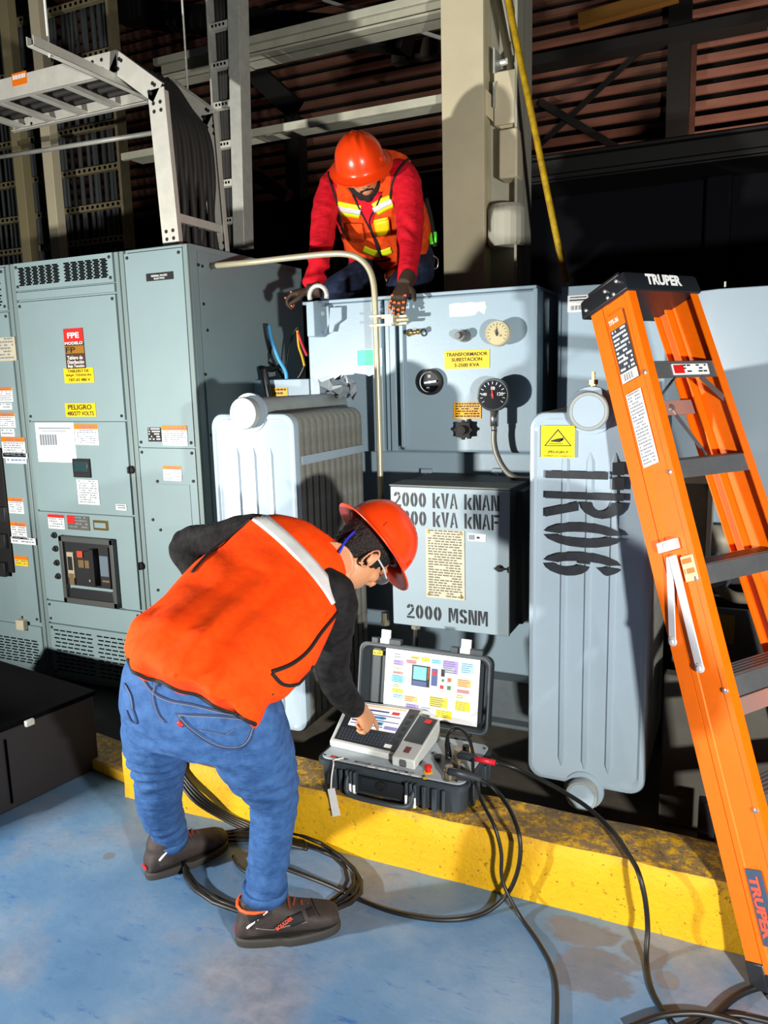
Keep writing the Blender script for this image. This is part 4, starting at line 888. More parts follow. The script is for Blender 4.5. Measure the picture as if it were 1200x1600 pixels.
# folded spreaders on both sides
for sd in (0, 1):
    o = -1 if not sd else 1; sp = MB()
    base = lambda z, a: zat(z)+(su*wid(z) if sd else V((0, 0, 0)))+wv*a+su*o*.010
    zk = 1.075
    k0 = base(zk+.03, -.062); 
    sp.obox(k0, wv*.034, dn*.015, su*.008)
    p0_, p1_ = base(zk, -.066), base(.845, -.128); sp.obox((p0_+p1_)/2, (p1_-p0_)/2, wv*.012, su*.002)
    p0_, p2_ = base(zk, -.052)+su*o*.004, base(.765, -.053)+su*o*.004; sp.obox((p0_+p2_)/2, (p2_-p0_)/2, wv*.013, su*.002)
    for p in (p1_, p2_): sp.lathe(p, su*o, [(.014, -.003), (.014, .003), (.007, .004), (.006, .008)], 14)
    sp.lathe(k0, su*o, [(.008, 0), (.008, .012)], 12)
    sp.build('spreader', ALUB, ld, bevel=.001)
# top cap
c = zat(1.895)+su*wid(1.9)/2; W = wid(1.9)
m = MB(); e = .006
def capring(h, g, o=0): return [c+su*(W/2+g)*i+wv*(a)+dn*h for i, a in ((-1, -.172-o), (-1, .020+o), (1, .020+o), (1, -.172-o))]
m.rings([capring(-.042, .012), capring(-.038, .016, .002), capring(.012, .010, 0), capring(.020, .004, -.006)])
cap = m.build('top_cap', LBK, ld, bevel=.006, seg=3)
m = MB()
for sgn in (-1, 1): m.obox(c+su*sgn*(W/2-.03)+dn*.026-wv*.076, su*.03, wv*.07, dn*.008)
m.build('cap_tray', LBK, cap, bevel=.006)
m = MB(); m.text('TRUPER', c-su*(W/2-.075)+wv*.0235-dn*.024, su, dn, W*.52, .036, 0, .05); m.build('lettering', WHITE, cap)
m = MB()
for (a, h) in ((-.15, -.02), (-.06, -.004), (-.01, .002), (-.055, -.028), (-.03, -.03)):
    m.lathe(c-su*(W/2+.014)+wv*a+dn*h, -su, [(.007, -.002), (.006, .004), (.002, .005)], 10)
m.build('rivet', CHROME, cap)
# stickers on the near rail (outer face looks toward -su)
def railstick(name, z0, z1, a0, a1, *a, **k):
    o = zat(z0)-su*.0045+wv*a0; return sticker(rails[(0, 0)], name, o, wv, dn, a1-a0, (zat(z1)-zat(z0)).length, *a, **k)
railstick('product_sticker', 1.60, 1.815, -.085, -.020, mat('sticker_navy', (44, 54, 66), .5), WHITE, head=LR, headfrac=.22, rows=12,
          texts=[('TFS-36', .05, .86, .6, .07, 1, .03), ('6', .42, .30, .12, .09, 1, .03)], extra=[(0, 0, 1, .14, 1)]+[(.12+.07*i, .02, .15+.07*i+(.02 if i % 2 else 0), .12, 3) for i in range(9)], cols=[INK], lab='orange and navy specification sticker')
railstick('instruction_sticker', 1.34, 1.565, -.085, -.028, WHITE, INKG, rows=22, dens=.9, lab='white instruction sticker')
railstick('torn_sticker', .995, 1.065, -.035, .008, mat('peeled_pale_orange', (250, 190, 150), .6), LR, rows=2, lab='peeled remains of a sticker')
rs = railstick('maker_sticker', .065, .25, -.075, -.028, mat('sticker_slate', (58, 78, 104), .5), mat('coral_print', (236, 84, 60), .5))
m = MB(); o = zat(.235)-su*.0075+wv*-.070; m.text('TRUPER', o, -dn, wv, .155, .030, 0, .05)
m.build('lettering', MATS['coral_print'], rs)
# ------------------------------------------------------------ test instrument in its case
GPAN = mat('instrument_grey', (176, 188, 196), .45, var=.04); OFFG = mat('instrument_offwhite', (206, 212, 208), .45)
CH2 = mat('case_charcoal', (50, 58, 64), .5, bump=.08, bscale=250)
cs = thing('test_instrument', 'open charcoal carrying case with a screen and keyboard on the yellow kerb', 'instrument', (-1.02, 2.33, .204))
cx0, cx1, cy0, cy1, cz0, cz1 = -1.295, -.752, 2.182, 2.50, .206, .312
m = MB()
def crr(z, i, r=.03):
    pts = []
    for (cx, cy, a0) in ((cx1-i-r, cy1-i-r, 0), (cx0+i+r, cy1-i-r, 90), (cx0+i+r, cy0+i+r, 180), (cx1-i-r, cy0+i+r, 270)):
        for q in range(5): t = R(a0+22.5*q); pts.append(V((cx+r*math.cos(t), cy+r*math.sin(t), z)))
    return pts
m.rings([crr(cz0, .022), crr(cz0+.006, .014), crr(cz1-.02, .008), crr(cz1-.018, .0), crr(cz1, .0), crr(cz1, .008)])
m.build('body', CH2, cs, auto=True)
m = MB()
for px_, wd in ((-1.235, .02), (-1.205, .014), (-.90, .014), (-.865, .018), (-.83, .012)): m = MB(); m.box(px_, px_+wd, cy0-.006, cy0+.02, cz0+.006, cz1-.02); m.build('rib', CH2, cs, bevel=.003)
for py_ in (2.25, 2.30, 2.38, 2.43): m = MB(); m.box(cx1-.012, cx1+.008, py_, py_+.018, cz0+.01, cz1-.02); m.build('rib', CH2, cs, bevel=.003)
m = MB(); m.box(-1.16, -.93, cy0-.002, cy0+.02, cz0+.02, cz1-.03); m.build('handle_recess', mat('case_dark', (26, 30, 34), .5), cs, bevel=.004)
hd = MB(); hd.tube(smooth_path([(-1.165, cy0, .29), (-1.165, cy0-.022, .26), (-1.15, cy0-.03, .225), (-1.045, cy0-.032, .220), (-.94, cy0-.03, .225), (-.925, cy0-.022, .26), (-.925, cy0, .29)], 5), .009, 8); hd.build('handle', CH2, cs, smooth=True)
for xx in (-1.175, -.955):
    l = MB()
    for j in range(3): l.box(xx+j*.016, xx+j*.016+.011, cy0-.016-.003*j, cy0+.004, .226, .300)
    la = l.build('latch', CH2, cs, bevel=.003)
    l = MB()
    for j in range(3): l.box(xx+j*.016+.001, xx+j*.016+.010, cy0-.020-.003*j, cy0-.012, .222, .258)
    l.build('latch_tongue', WHITE, la, bevel=.002)
m = MB(); m.lathe((-1.045, cy0-.003, .262), (0, -1, 0), [(.017, 0), (.017, .006), (.011, .007), (.010, .003), (.0001, .003)], 20); m.build('pressure_valve', BLACK, cs, auto=True)
m = MB(); m.rings([crr(cz1+.001, .010), crr(cz1+.005, .010)]); 
pn = m.build('panel', GPAN, cs, bevel=.002)
ZP = cz1+.0055
m = MB(); m.text('Megger', (-1.25, 2.20, ZP), X_, Y_, .07, .018, 1, .03); m.text('M', (-1.25, 2.20, ZP+.0002), X_, Y_, .017, .018, 0, .04)
m.text('MTO330', (-1.155, 2.20, ZP), X_, Y_, .06, .013, 1, .02); m.text('TRANSFORMER OHMMETER', (-1.085, 2.202, ZP), X_, Y_, .15, .008, 1, .0)
for q in range(5): m.box(-1.10+q*.04, -1.075+q*.04, 2.188, 2.196, ZP-.001, ZP+.0006, 2)
m.build('lettering', [REDL, INK, WHITE], pn)
m = MB()
for (xx, yy) in [(-1.275, 2.21), (-1.27, 2.35), (-.90, 2.20), (-.79, 2.21), (-.77, 2.25), (-.93, 2.36), (-.90, 2.45), (-.775, 2.46), (-1.0, 2.2), (-.96, 2.20)]: m.lathe((xx, yy, ZP-.001), (0, 0, 1), [(.005, 0), (.005, .002)], 8)
m.build('screw', DKMET, pn)
# raised housing with sloped screen
A_, B_, C_, D_ = at(515, 1166, Z=.318), at(616, 1190, Z=.318), at(662, 1128, Z=.325), at(545, 1112, Z=.325)
h1, h2 = V((0, 0, .022)), V((0, 0, .052))
m = MB(); s1 = [A_, B_, C_, D_]; s2 = [A_+h1, B_+h1, C_+h2, D_+h2]; m.rings([s1, s2]); hs = m.build('screen_housing', OFFG, cs, bevel=.006)
def hp(u, v, up=.001):                                   # on the sloped top of the housing
    a = s2[0].lerp(s2[1], u); b = s2[3].lerp(s2[2], u); n = (s2[1]-s2[0]).cross(s2[3]-s2[0]).normalized(); return a.lerp(b, v)+n*up
def hq(m, u0, v0, u1, v1, mi, up): 
    P = [hp(u0, v0, up), hp(u1, v0, up), hp(u1, v1, up), hp(u0, v1, up)]; n = (P[1]-P[0]).cross(P[3]-P[0]).normalized()*.002
    m.rings([[p-n for p in P], P], mi)
m = MB(); hq(m, .06, .06, .98, .95, 0, .002)
for rI in range(4):
    for cI in range(16): hq(m, .10+cI*.048, .10+rI*.062, .10+cI*.048+.036, .10+rI*.062+.045, 1, .0032)
for rI in range(5): hq(m, .89, .2+rI*.14, .94, .27+rI*.14, 2, .0032)
hq(m, .80, .10, .90, .16, 3, .0034); m.build('keyboard', [mat('keyboard_dark', (30, 33, 40), .4), mat('key_dark', (52, 56, 66), .4), DKMET, WHITE], hs)
m = MB(); hq(m, .16, .40, .84, .93, 0, .0034)
bars = [(.18, .86, .82, .91, 1), (.18, .78, .62, .81, 2), (.66, .76, .76, .82, 3), (.18, .70, .80, .715, 2), (.18, .64, .62, .67, 2), (.50, .62, .60, .68, 4), (.18, .58, .82, .595, 2), (.18, .51, .60, .54, 2), (.52, .49, .62, .56, 4), (.66, .43, .84, .50, 5), (.18, .45, .64, .465, 2)]
for b_ in bars: hq(m, *b_[:4], b_[4], .0038)
m.build('screen', [mat('screen_white', (235, 235, 245), .3, emit=.25), mat('screen_peach', (250, 214, 170), .4), mat('screen_violet', (64, 54, 110), .4), REDL, mat('screen_cyan', (60, 170, 220), .4), mat('screen_lilac', (150, 140, 210), .4)], hs)
# printer module
a, b, c_, d_ = at(612, 1196, Z=.318), at(648, 1204, Z=.318), at(688, 1152, Z=.318), at(655, 1143, Z=.318)
m = MB(); u3 = Z_*.040; m.rings([[a, b, c_, d_], [a+u3*.85, b+u3*.85, c_+u3*1.7, d_+u3*1.7]]); pm = m.build('printer_module', OFFG, cs, bevel=.005)
t0, t1, t2, t3 = a+u3*.85, b+u3*.85, c_+u3*1.7, d_+u3*1.7
f = lambda u, v, e=.0015: (t0.lerp(t1, u)).lerp(t3.lerp(t2, u), v)+Z_*e
m = MB(); m.quad(f(.08, .35), f(.92, .35), f(.92, .97), f(.08, .97), 0); m.quad(f(.45, .82, .003), f(.75, .82, .003), f(.75, .92, .003), f(.45, .92, .003), 1); m.quad(f(.35, .12), f(.6, .12), f(.6, .25), f(.35, .25), 2)
m.build('printer_lid', [mat('printer_dark', (44, 46, 50), .4), REDL, mat('red_display', (120, 30, 30), .3)], pm)
m = MB(); fn = (b-a).cross(Z_).normalized()
for j in range(5):
    L = (.9, 1, 1, 1, .8)[j]*.013; cc = a.lerp(b, .5)+Z_*(.007+.0052*j)+fn*.002
    m.obox(cc, (b-a).normalized()*L, fn*.001, Z_*.0014)
m.build('speaker_grille', BLACK, pm)
# connectors on the right part of the panel
m = MB(); P = [at(x, y, Z=ZP) for x, y in ((676, 1180), (690, 1178), (735, 1205), (738, 1222), (700, 1218))]; m.add([p+Z_*.0008 for p in P], [(0, 4, 3, 2, 1)]); m.build('connector_plate', mat('dark_panel', (40, 40, 42), .4), pn)
c = at(669, 1206, Z=ZP); m = MB(); m.lathe(c, (0, 0, 1), [(.016, 0), (.016, .002)], 20, 0); m.lathe(c+Z_*.002, (0, 0, 1), [(.009, 0), (.009, .012), (.013, .013), (.013, .020), (.009, .023)], 18, 1); m.lathe(at(664, 1216, Z=ZP), (0, 0, 1), [(.008, 0), (.008, .001)], 14, 0); m.build('emergency_button', [YEL, REDL], pn, auto=True)
BRZ = mat('connector_bronze', (150, 140, 116), .35, .8)
for (px, py) in ((702, 1217), (716, 1190)):
    c = at(px, py, Z=ZP); m = MB(); m.lathe(c, (0, 0, 1), [(.021, 0), (.021, .005), (.017, .006), (.017, .014), (.0185, .015), (.0185, .028), (.014, .030), (.013, .045)], 22); m.build('socket', BRZ, pn, auto=True)
m = MB(); m.lathe(at(684, 1186, Z=ZP), (0, 0, 1), [(.012, 0), (.012, .014)], 14); m.lathe(at(728, 1173, Z=ZP), (0, 0, 1), [(.012, 0), (.012, .02)], 14); m.build('switch', DKMET, pn)
m = MB(); m.quad(*[at(x, y, Z=ZP+.001) for x, y in ((722, 1175), (735, 1178), (740, 1170), (728, 1166))]); m.build('yellow_mark', YEL, pn)
# plugs and cables
def cable(name, pts, r, m_, label, grp=None, k=6, n=10):
    mb = MB(); mb.tube(smooth_path(pts, k), r, n); return tag(mb.build(name, m_, smooth=True), label, 'cable', grp)
Q = lambda x, y, z: at(x, y, Z=z)
RS = mat('red_sleeve', (205, 30, 48), .45)
cb = thing('test_cable', 'thick black cable with a red sleeve sweeping right over the kerb from the instrument', 'cable', Q(840, 1225, .2))
m = MB(); m.tube(smooth_path([Q(718, 1180, .345), Q(728, 1181, .35), Q(742, 1186, .345)], 4), .014, 12); m.build('plug', CHAR, cb, smooth=True)
m = MB(); m.tube([Q(741, 1185, .345), Q(774, 1192, .335)], .0095, 12); m.build('sleeve', RS, cb, smooth=True)
pth = [Q(773, 1192, .335), Q(802, 1199, .31), Q(840, 1216, .29), Q(880, 1237, .27), Q(920, 1263, .25), Q(958, 1300, .23), Q(985, 1340, .225), Q(998, 1365, .225), Q(1008, 1405, .165), Q(1012, 1450, .075), Q(1010, 1500, .012), Q(1018, 1545, .008), Q(1040, 1585, .008), Q(1075, 1625, .008)]
m = MB(); m.tube(smooth_path(pth, 6), .0072, 10); m.build('jacket', RUB, cb, smooth=True)
cb = thing('test_cable', 'black cable leaving the lower socket and curling back to the coil on the floor', 'cable', Q(800, 1300, .2))
m = MB(); m.tube(smooth_path([Q(702, 1205, .35), Q(716, 1208, .35), Q(735, 1213, .335), Q(750, 1218, .32)], 4), .013, 12); m.build('plug', CHAR, cb, smooth=True)
pth = [Q(748, 1217, .32), Q(772, 1232, .30), Q(795, 1262, .28), Q(810, 1300, .25), Q(813, 1335, .19), Q(806, 1370, .11), Q(790, 1400, .04), Q(760, 1425, .008), Q(720, 1436, .008), Q(670, 1436, .008), Q(610, 1424, .008), Q(560, 1405, .008), Q(520, 1386, .008), Q(480, 1370, .008), Q(430, 1352, .02), Q(390, 1340, .02)]
m = MB(); m.tube(smooth_path(pth, 6), .0068, 10); m.build('jacket', RUB, cb, smooth=True)
pth = [Q(700, 1178, .33), Q(699, 1150, .36), Q(712, 1138, .38), Q(728, 1146, .38), Q(738, 1172, .36), Q(740, 1210, .33), Q(752, 1250, .29), Q(772, 1290, .25), Q(783, 1330, .18), Q(784, 1370, .10), Q(795, 1400, .05), Q(815, 1435, .008), Q(840, 1470, .008), Q(862, 1510, .008), Q(870, 1550, .008), Q(869, 1625, .008)]
cable('test_cable', pth, .0058, RUB, 'thin black cable looping up over the instrument then down the kerb to the lower edge')
m = MB(); m.tube([Q(701, 1182, .32), Q(699, 1164, .345), Q(699, 1150, .362)], [.012, .010, .006], 10); m.build('plug', BLACK, pn)
cable('test_cable', [Q(985, 1605, .02), Q(1030, 1588, .02), Q(1080, 1583, .022), Q(1120, 1588, .02), Q(1160, 1600, .008), Q(1190, 1620, .008)], .008, RUB, 'black cable lying along the bottom edge left of the ladder foot')
cable('test_cable', [Q(1090, 1610, .008), Q(1120, 1583, .012), Q(1145, 1560, .012), Q(1175, 1545, .01), Q(1215, 1537, .01)], .0095, RUB, 'thick black cable rising to the right in front of the ladder foot')
cable('test_cable', [Q(1060, 1610, .008), Q(1105, 1592, .008), Q(1150, 1586, .008), Q(1215, 1600, .008)], .007, RUB, 'black cable at the bottom right corner curving below the ladder foot')
# coil on the floor: four turns
cc = Q(413, 1362, .01)
rnd = random.Random(2)
for t in range(4):
    pts = []; ra, rb_ = .285+.012*t, .178+.010*t
    for a in range(0, 361, 18):
        th = R(a+t*25); e = (1+.03*math.sin(2*th+t))
        pts.append(cc+V((ra*math.cos(th)*e+.01*t, rb_*math.sin(th)*e+.012*math.sin(th*2+t), .0+.006*(t % 2)+.007*(t//2)+.003*math.sin(3*th+t))))
    mb = MB(); mb.tube(pts, .0066, 8); 
    tag(mb.build('cable_coil', RUB, smooth=True), ORD[t]+' turn from the inside of the black cable coil around the bending man\'s right foot', 'cable', 'turns of the cable coil on the floor')
for t in range(4):
    o_ = t*.0135; A1 = at(268+t*1.5, 1212, Y=2.13-.003*t)
    pts = [V((-1.93+o_, 2.30, .212)), V((-1.90+o_, 2.16, .215)), V((-1.865+o_, 2.125, .17)), Q(300+t*6, 1248-t*1, .11), Q(340+t*5, 1275-t*1, .05), Q(385+t*4, 1297-t*2, .02+.004*t), Q(430, 1308+t*2, .02+.01*t), Q(480, 1318+t*3, .025+.01*t)]
    mb = MB(); mb.tube(smooth_path(pts, 5), .0062, 8)
    tag(mb.build('bundled_cable', RUB, smooth=True), ORD[t]+' from the left of four black cables running down the kerb behind the left leg', 'cable', 'cables running down the kerb')
cable('test_cable', [Q(365, 1338, .01), Q(372, 1352, .01), Q(392, 1366, .01), Q(430, 1376, .01)], .0066, RUB, 'short black cable end curving inside the coil')
# hang tag on the case
tg = thing('hang_tag', 'white paper tag on a string hanging from the front left of the instrument case', 'tag', at(520, 1262, Y=2.155))
m = MB(); m.tube(smooth_path([V((-1.20, 2.21, .319)), V((-1.225, 2.185, .318)), at(521, 1195, Y=2.165), at(518, 1215, Y=2.155), at(517, 1236, Y=2.15)], 5), .0028, 6); m.build('string', mat('white_cord', (230, 226, 214), .7), tg, smooth=True)
a, b, c_, d_ = at(512, 1233, Y=2.148), at(523, 1231, Y=2.148), at(532, 1274, Y=2.14), at(520, 1276, Y=2.14)
m = MB(); m.prism([a, b, c_, d_], (0, -.001, 0)); m.build('card', mat('worn_white_card', (226, 226, 222), .6, var=.1, vscale=40), tg)
# lid
lb, lt = V((0, 2.545, .318)), V((0, 2.60, .600)); lx0, lx1 = -1.32, -.788
lu = (lt-lb).normalized(); ln = X_.cross(lu).normalized()*1; 
if ln.y > 0: ln = -ln                                     # ln points at the camera side
LH = (lt-lb).length
def lp(u, v, d=0): return V((lx0+(lx1-lx0)*u, 0, 0))+V((0, lb.y, lb.z))+lu*LH*v+ln*d
def lring(i, d, r=.03):
    pts = []; W = lx1-lx0
    for (cx, cy, a0) in ((W-i-r, LH-i-r, 0), (i+r, LH-i-r, 90), (i+r, i+r, 180), (W-i-r, i+r, 270)):
        for q in range(5): t = R(a0+22.5*q); pts.append(lp(0, 0, d)+X_*(cx+r*math.cos(t))+lu*(cy+r*math.sin(t)))
    return pts
m = MB(); m.rings([lring(.012, -.055), lring(.004, -.050), lring(.0, -.01), lring(.0, .0), lring(.012, .0), lring(.014, -.012), lring(.03, -.04)])
lid = m.build('lid', CH2, cs, auto=True)
m = MB(); m.tube([p for p in lring(.006, .002)]+[lring(.006, .002)[0]], .003, 6); m.build('seal', mat('seal_grey', (90, 100, 108), .5), lid, smooth=True)
m = MB(); m.obox(lp(.115, .5, -.036), X_*.018, lu*LH*.42, ln*.004); m.build('lid_rib', CH2, lid, bevel=.004)
stl = lambda n, u0, v0, u1, v1, d, *a, **k: sticker(lid, n, lp(u0, v0, d), X_, lu, (u1-u0)*(lx1-lx0), (v1-v0)*LH, *a, **k)
stl('id_label', .085, .82, .16, .885, -.029, YEL, INK, rows=2)
colr = [mat('c_yellow', (246, 226, 30), .5), mat('c_cyan', (110, 205, 230), .5), mat('c_green', (200, 228, 160), .5), mat('c_red', (236, 130, 130), .5), mat('c_violet', (150, 134, 200), .5), mat('c_orange', (246, 170, 100), .5), mat('c_olive', (190, 180, 60), .5), mat('c_blue', (150, 205, 240), .5), mat('c_grey', (180, 188, 196), .5), INK]
Y0, C0, G0, R0, V0, O0, L0, B0, S0_, K0 = range(2, 12)
bx = [(.09, .88, .20, .97, S0_), (.09, .76, .20, .85, V0), (.09, .68, .20, .74, G0), (.09, .61, .20, .66, R0), (.08, .47, .21, .60, C0), (.09, .39, .19, .45, G0), (.09, .30, .21, .37, Y0), (.10, .21, .22, .28, B0), (.23, .82, .34, .88, R0), (.28, .90, .37, .95, L0), (.39, .88, .48, .95, Y0), (.50, .87, .60, .94, C0), (.62, .74, .78, .95, V0), (.81, .78, .94, .95, B0), (.78, .55, .92, .68, O0), (.78, .45, .91, .51, R0), (.77, .36, .87, .43, G0), (.77, .16, .92, .32, Y0), (.23, .18, .37, .28, O0), (.25, .06, .39, .15, V0), (.41, .07, .52, .14, S0_), (.50, .16, .69, .33, L0), (.57, -.0, .74, .13, Y0)]
ex = [(a, .05+b*.93, c__, .05+d*.93, mi) for a, b, c__, d, mi in bx]
ex += [(.25, .42, .74, .83, S0_)]
ch = stl('chart_sheet', .195, .085, .905, .935, -.022, WHITE, mat('chart_ink', (90, 90, 110), .6), rows=0, extra=ex, cols=colr, lab='white instruction chart with coloured boxes')
m = MB(); W_, H_ = (lx1-lx0)*.71, LH*.85; o = lp(.195, .085, -.022)+ln*.0045
def cq(u0, v0, u1, v1, mi, e=0): a = o+X_*W_*u0+lu*H_*v0+ln*e; m.quad(a, a+X_*W_*(u1-u0), a+X_*W_*(u1-u0)+lu*H_*(v1-v0), a+lu*H_*(v1-v0), mi)
cq(.30, .48, .49, .80, 0); cq(.315, .58, .455, .78, 1, .0005); cq(.31, .49, .46, .56, 2, .0005); cq(.51, .52, .57, .78, 2); cq(.52, .68, .56, .75, 3, .0005); cq(.61, .68, .645, .79, 0); cq(.605, .49, .64, .545, 3); cq(.68, .49, .715, .55, 5); cq(.68, .61, .715, .67, 6); cq(.62, .6, .64, .64, 5); cq(.465, .6, .485, .78, 6)
rr = random.Random(4)
for (a, b, c__, d, mi) in bx:
    n_ = max(1, int((d-b)/.03)); 
    for j in range(n_):
        yy = .05+.93*(b+(d-b)*(j+.35)/n_); cq(a+.008, yy, a+(c__-a)*rr.uniform(.6, .92), yy+.008, 4, .0006)
m.build('chart_drawing', [INK, colr[1], mat('chart_blue', (60, 80, 130), .5), REDL, mat('chart_ink', (90, 90, 110)), mat('c_dgreen', (50, 110, 60), .5), mat('c_brn', (170, 90, 40), .5)], ch)
for u in (.19, .80):
    m = MB(); c = lp(u, 1.0, -.02)+lu*.022; m.obox(c, X_*.019, lu*.03, ln*.005, 0); m.obox(c+lu*.012+ln*.005, X_*.017, lu*.006, ln*.003, 0); m.obox(c-lu*.014+ln*.004, X_*.022, lu*.01, ln*.003, 0)
    tg_ = m.build('lid_latch', WHITE, lid, bevel=.002)
    m = MB()
    for du in (-.08, .06, .10): m.obox(lp(u+du, 1.0, -.02)+lu*.006, X_*.014, lu*.014, ln*.012)
    m.build('lid_hinge_block', CH2, lid, bevel=.003)
m = MB(); m.box(-1.2, -.85, 2.498, 2.52, .285, .318); m.build('hinge', CH2, cs, bevel=.003)
m = MB(); m.tube(smooth_path([V((-.86, 2.49, .316)), V((-.85, 2.54, .315)), lp(.86, .02, -.0)], 4), .003, 6); m.build('lid_stay', DKMET, cs)
# ------------------------------------------------------------ overhead cable trays
tr_y0, tr_y1 = 3.10, 3.50
tray = thing('cable_tray', 'pale steel ladder tray bending down onto the switchgear cabinets, upper left', 'cable tray', (-2.55, 3.3, ZT))
TM = mat('tray_steel', (226, 226, 216), .42, .25, var=.15, vscale=14)
def trpath(Y): return [at(-40, 128, Y=Y), at(182, 96, Y=Y), at(243, 142, Y=Y), at(266, 384, Y=Y)]
na = [V((-3.9, 0, at(-40, 145, Y=tr_y0).z)), at(180, 96, Y=tr_y0), at(244, 143, Y=tr_y0), V((at(268, 382, Y=tr_y0).x, 0, ZT))]
na = [V((p.x, 0, p.z)) for p in na]
na[0].z = na[1].z
def railseg(Y, name='side_rail'):
    rr = []
    for a, b in zip(na[:-1], na[1:]):
        t = (b-a).normalized(); nn = V((-t.z, 0, t.x)); m = MB(); c = (a+b)/2+V((0, Y, 0)); L = (b-a)/2
        s = 1 if Y < 3.3 else -1
        m.obox(c, L+t*.012, nn*.048, Y_*.003); m.obox(c+nn*.045+Y_*s*.014, L, nn*.003, Y_*.014); m.obox(c-nn*.045+Y_*s*.014, L, nn*.003, Y_*.014)
        r = m.build(name, TM, tray, bevel=.001); rr.append(r)
        h = MB()
        for f in (.07, .12, .88, .93):
            for q in (-.02, .02): h.lathe(a.lerp(b, f)+nn*q+V((0, Y-.003, 0)), (0, -1, 0), [(.009, 0), (.009, .002)], 8, 0)
        h.build('rail_bolt', DKMET, r)
    return rr
r1 = railseg(tr_y0); r2_ = railseg(tr_y1)
hg = na[1]
for i in range(6):
    x = na[1].x-.12-.235*i; m = MB(); m.box(x-.018, x+.018, tr_y0, tr_y1, hg.z-.045, hg.z-.02); m.build('rung', TM, tray, bevel=.002)
for f in (.78,):
    p = na[2].lerp(na[3], f); m = MB(); m.box(p.x-.016, p.x+.016, tr_y0, tr_y1, p.z-.02, p.z+.02); m.build('rung', TM, tray, bevel=.002)
x0, x1, z0, z1 = rectY(19, 113, 42, 133, tr_y0-.004)
sticker(r1[0], 'orange_sticker', (x0, tr_y0-.0045, z0), X_, Z_, x1-x0, z1-z0, ORL, WHITE, rows=1, lab='small orange sticker')
DK2 = mat('black_cable_jacket', (46, 45, 44), .6)
for i in range(15):
    y = tr_y0+.035+.0235*i; o_ = .012*(i % 3); mb = MB()
    pts = [V((-3.9, y, hg.z-.0+o_)), V((na[1].x-.1, y, hg.z+o_)), V((na[1].x+.02, y, hg.z-.01+o_)), V((na[2].x-.09, y, na[2].z+.03)), V((na[2].x-.02+o_, y, na[2].z-.10)), V((na[2].x+.0+o_, y, na[2].z-.3)), V((na[3].x-.03+.02*math.sin(i*2.), y, ZT+.2)), V((na[3].x-.03+.03*math.sin(i), y, ZT))]
    mb.tube(smooth_path(pts, 5), .0165, 8); tag(mb.build('power_cable', DK2, smooth=True), ORD[i]+' black power cable from the near rail of the bent tray', 'cable', 'power cables in the bent tray')
# strut under the tray and hanging rods
a, b = at(80, 84, Y=2.75), at(236, 158, Y=3.62); a.z = b.z = hg.z-.075
m = MB(); m.box(a.x+.0, a.x+.042, 2.62, 3.72, a.z-.02, a.z-.016); m.box(a.x, a.x+.004, 2.62, 3.72, a.z-.02, a.z+.02); m.box(a.x+.038, a.x+.042, 2.62, 3.72, a.z-.02, a.z+.02)
tag(m.build('strut_channel', TM), 'steel strut channel crossing under the bent tray with a rod at each end', 'channel')
xs_ = a.x+.02
for (py_, lb_) in ((2.72, 'thin threaded rod hanging at the near end of the strut channel'), (3.66, 'thin threaded rod hanging at the far end of the strut channel')):
    m = MB(); m.cyl((xs_, py_, a.z-.03), (xs_, py_, 5.0), .006, 8); tag(m.build('threaded_rod', GALV, smooth=True), lb_, 'rod')
# conduit crossing behind the tray leg
m = MB(); m.cyl(at(-30, 250, Y=3.9), at(262, 204, Y=3.9), .014, 10); tag(m.build('conduit', GALV, smooth=True), 'thin steel conduit crossing level behind the bent tray', 'pipe')
# vertical tray behind
YV = 3.95
vt = thing('cable_tray', 'narrow upright ladder tray holding black cables left of the kneeling man', 'cable tray', at(350, 388, Y=YV))
def vp(x, y, Y=YV): return at(x, y, Y=Y)
for (xt, xb, wd, dep) in ((321, 343, .012, .10), (363, 373, .075, .10)):
    a, b = vp(xt, -20), vp(xb, 386); m = MB(); x_ = (a.x+b.x)/2
    m.prism([(a.x-wd/2, YV, a.z), (a.x+wd/2, YV, a.z), (b.x+wd/2, YV, b.z), (b.x-wd/2, YV, b.z)], (0, dep, 0)); m.build('side_rail', GALV, vt, bevel=.002)
for y in (42, 103, 165, 227, 287, 346):
    a, b = vp(322+y*.056, y), vp(352+y*.028, y-6); m = MB(); m.box(a.x, b.x+.02, YV+.01, YV+.05, a.z-.018, a.z+.018, 0)
    for j in range(4): xx = a.x+(b.x-a.x)*(.15+.2*j); m.box(xx, xx+.012, YV+.008, YV+.012, a.z-.006, a.z+.008, 1)
    m.build('rung', [TM, HOLE], vt, bevel=.001)
for i in range(5):
    a, b = vp(326+i*6, -20, YV+.07), vp(345+i*5, 390, YV+.07); mb = MB(); mb.tube(smooth_path([a, a.lerp(b, .5)+X_*.008*math.sin(i), b], 4), .012, 8)
    tag(mb.build('power_cable', DK2, smooth=True), ORD[i]+' black cable from the left in the narrow upright tray', 'cable', 'cables in the narrow upright tray')
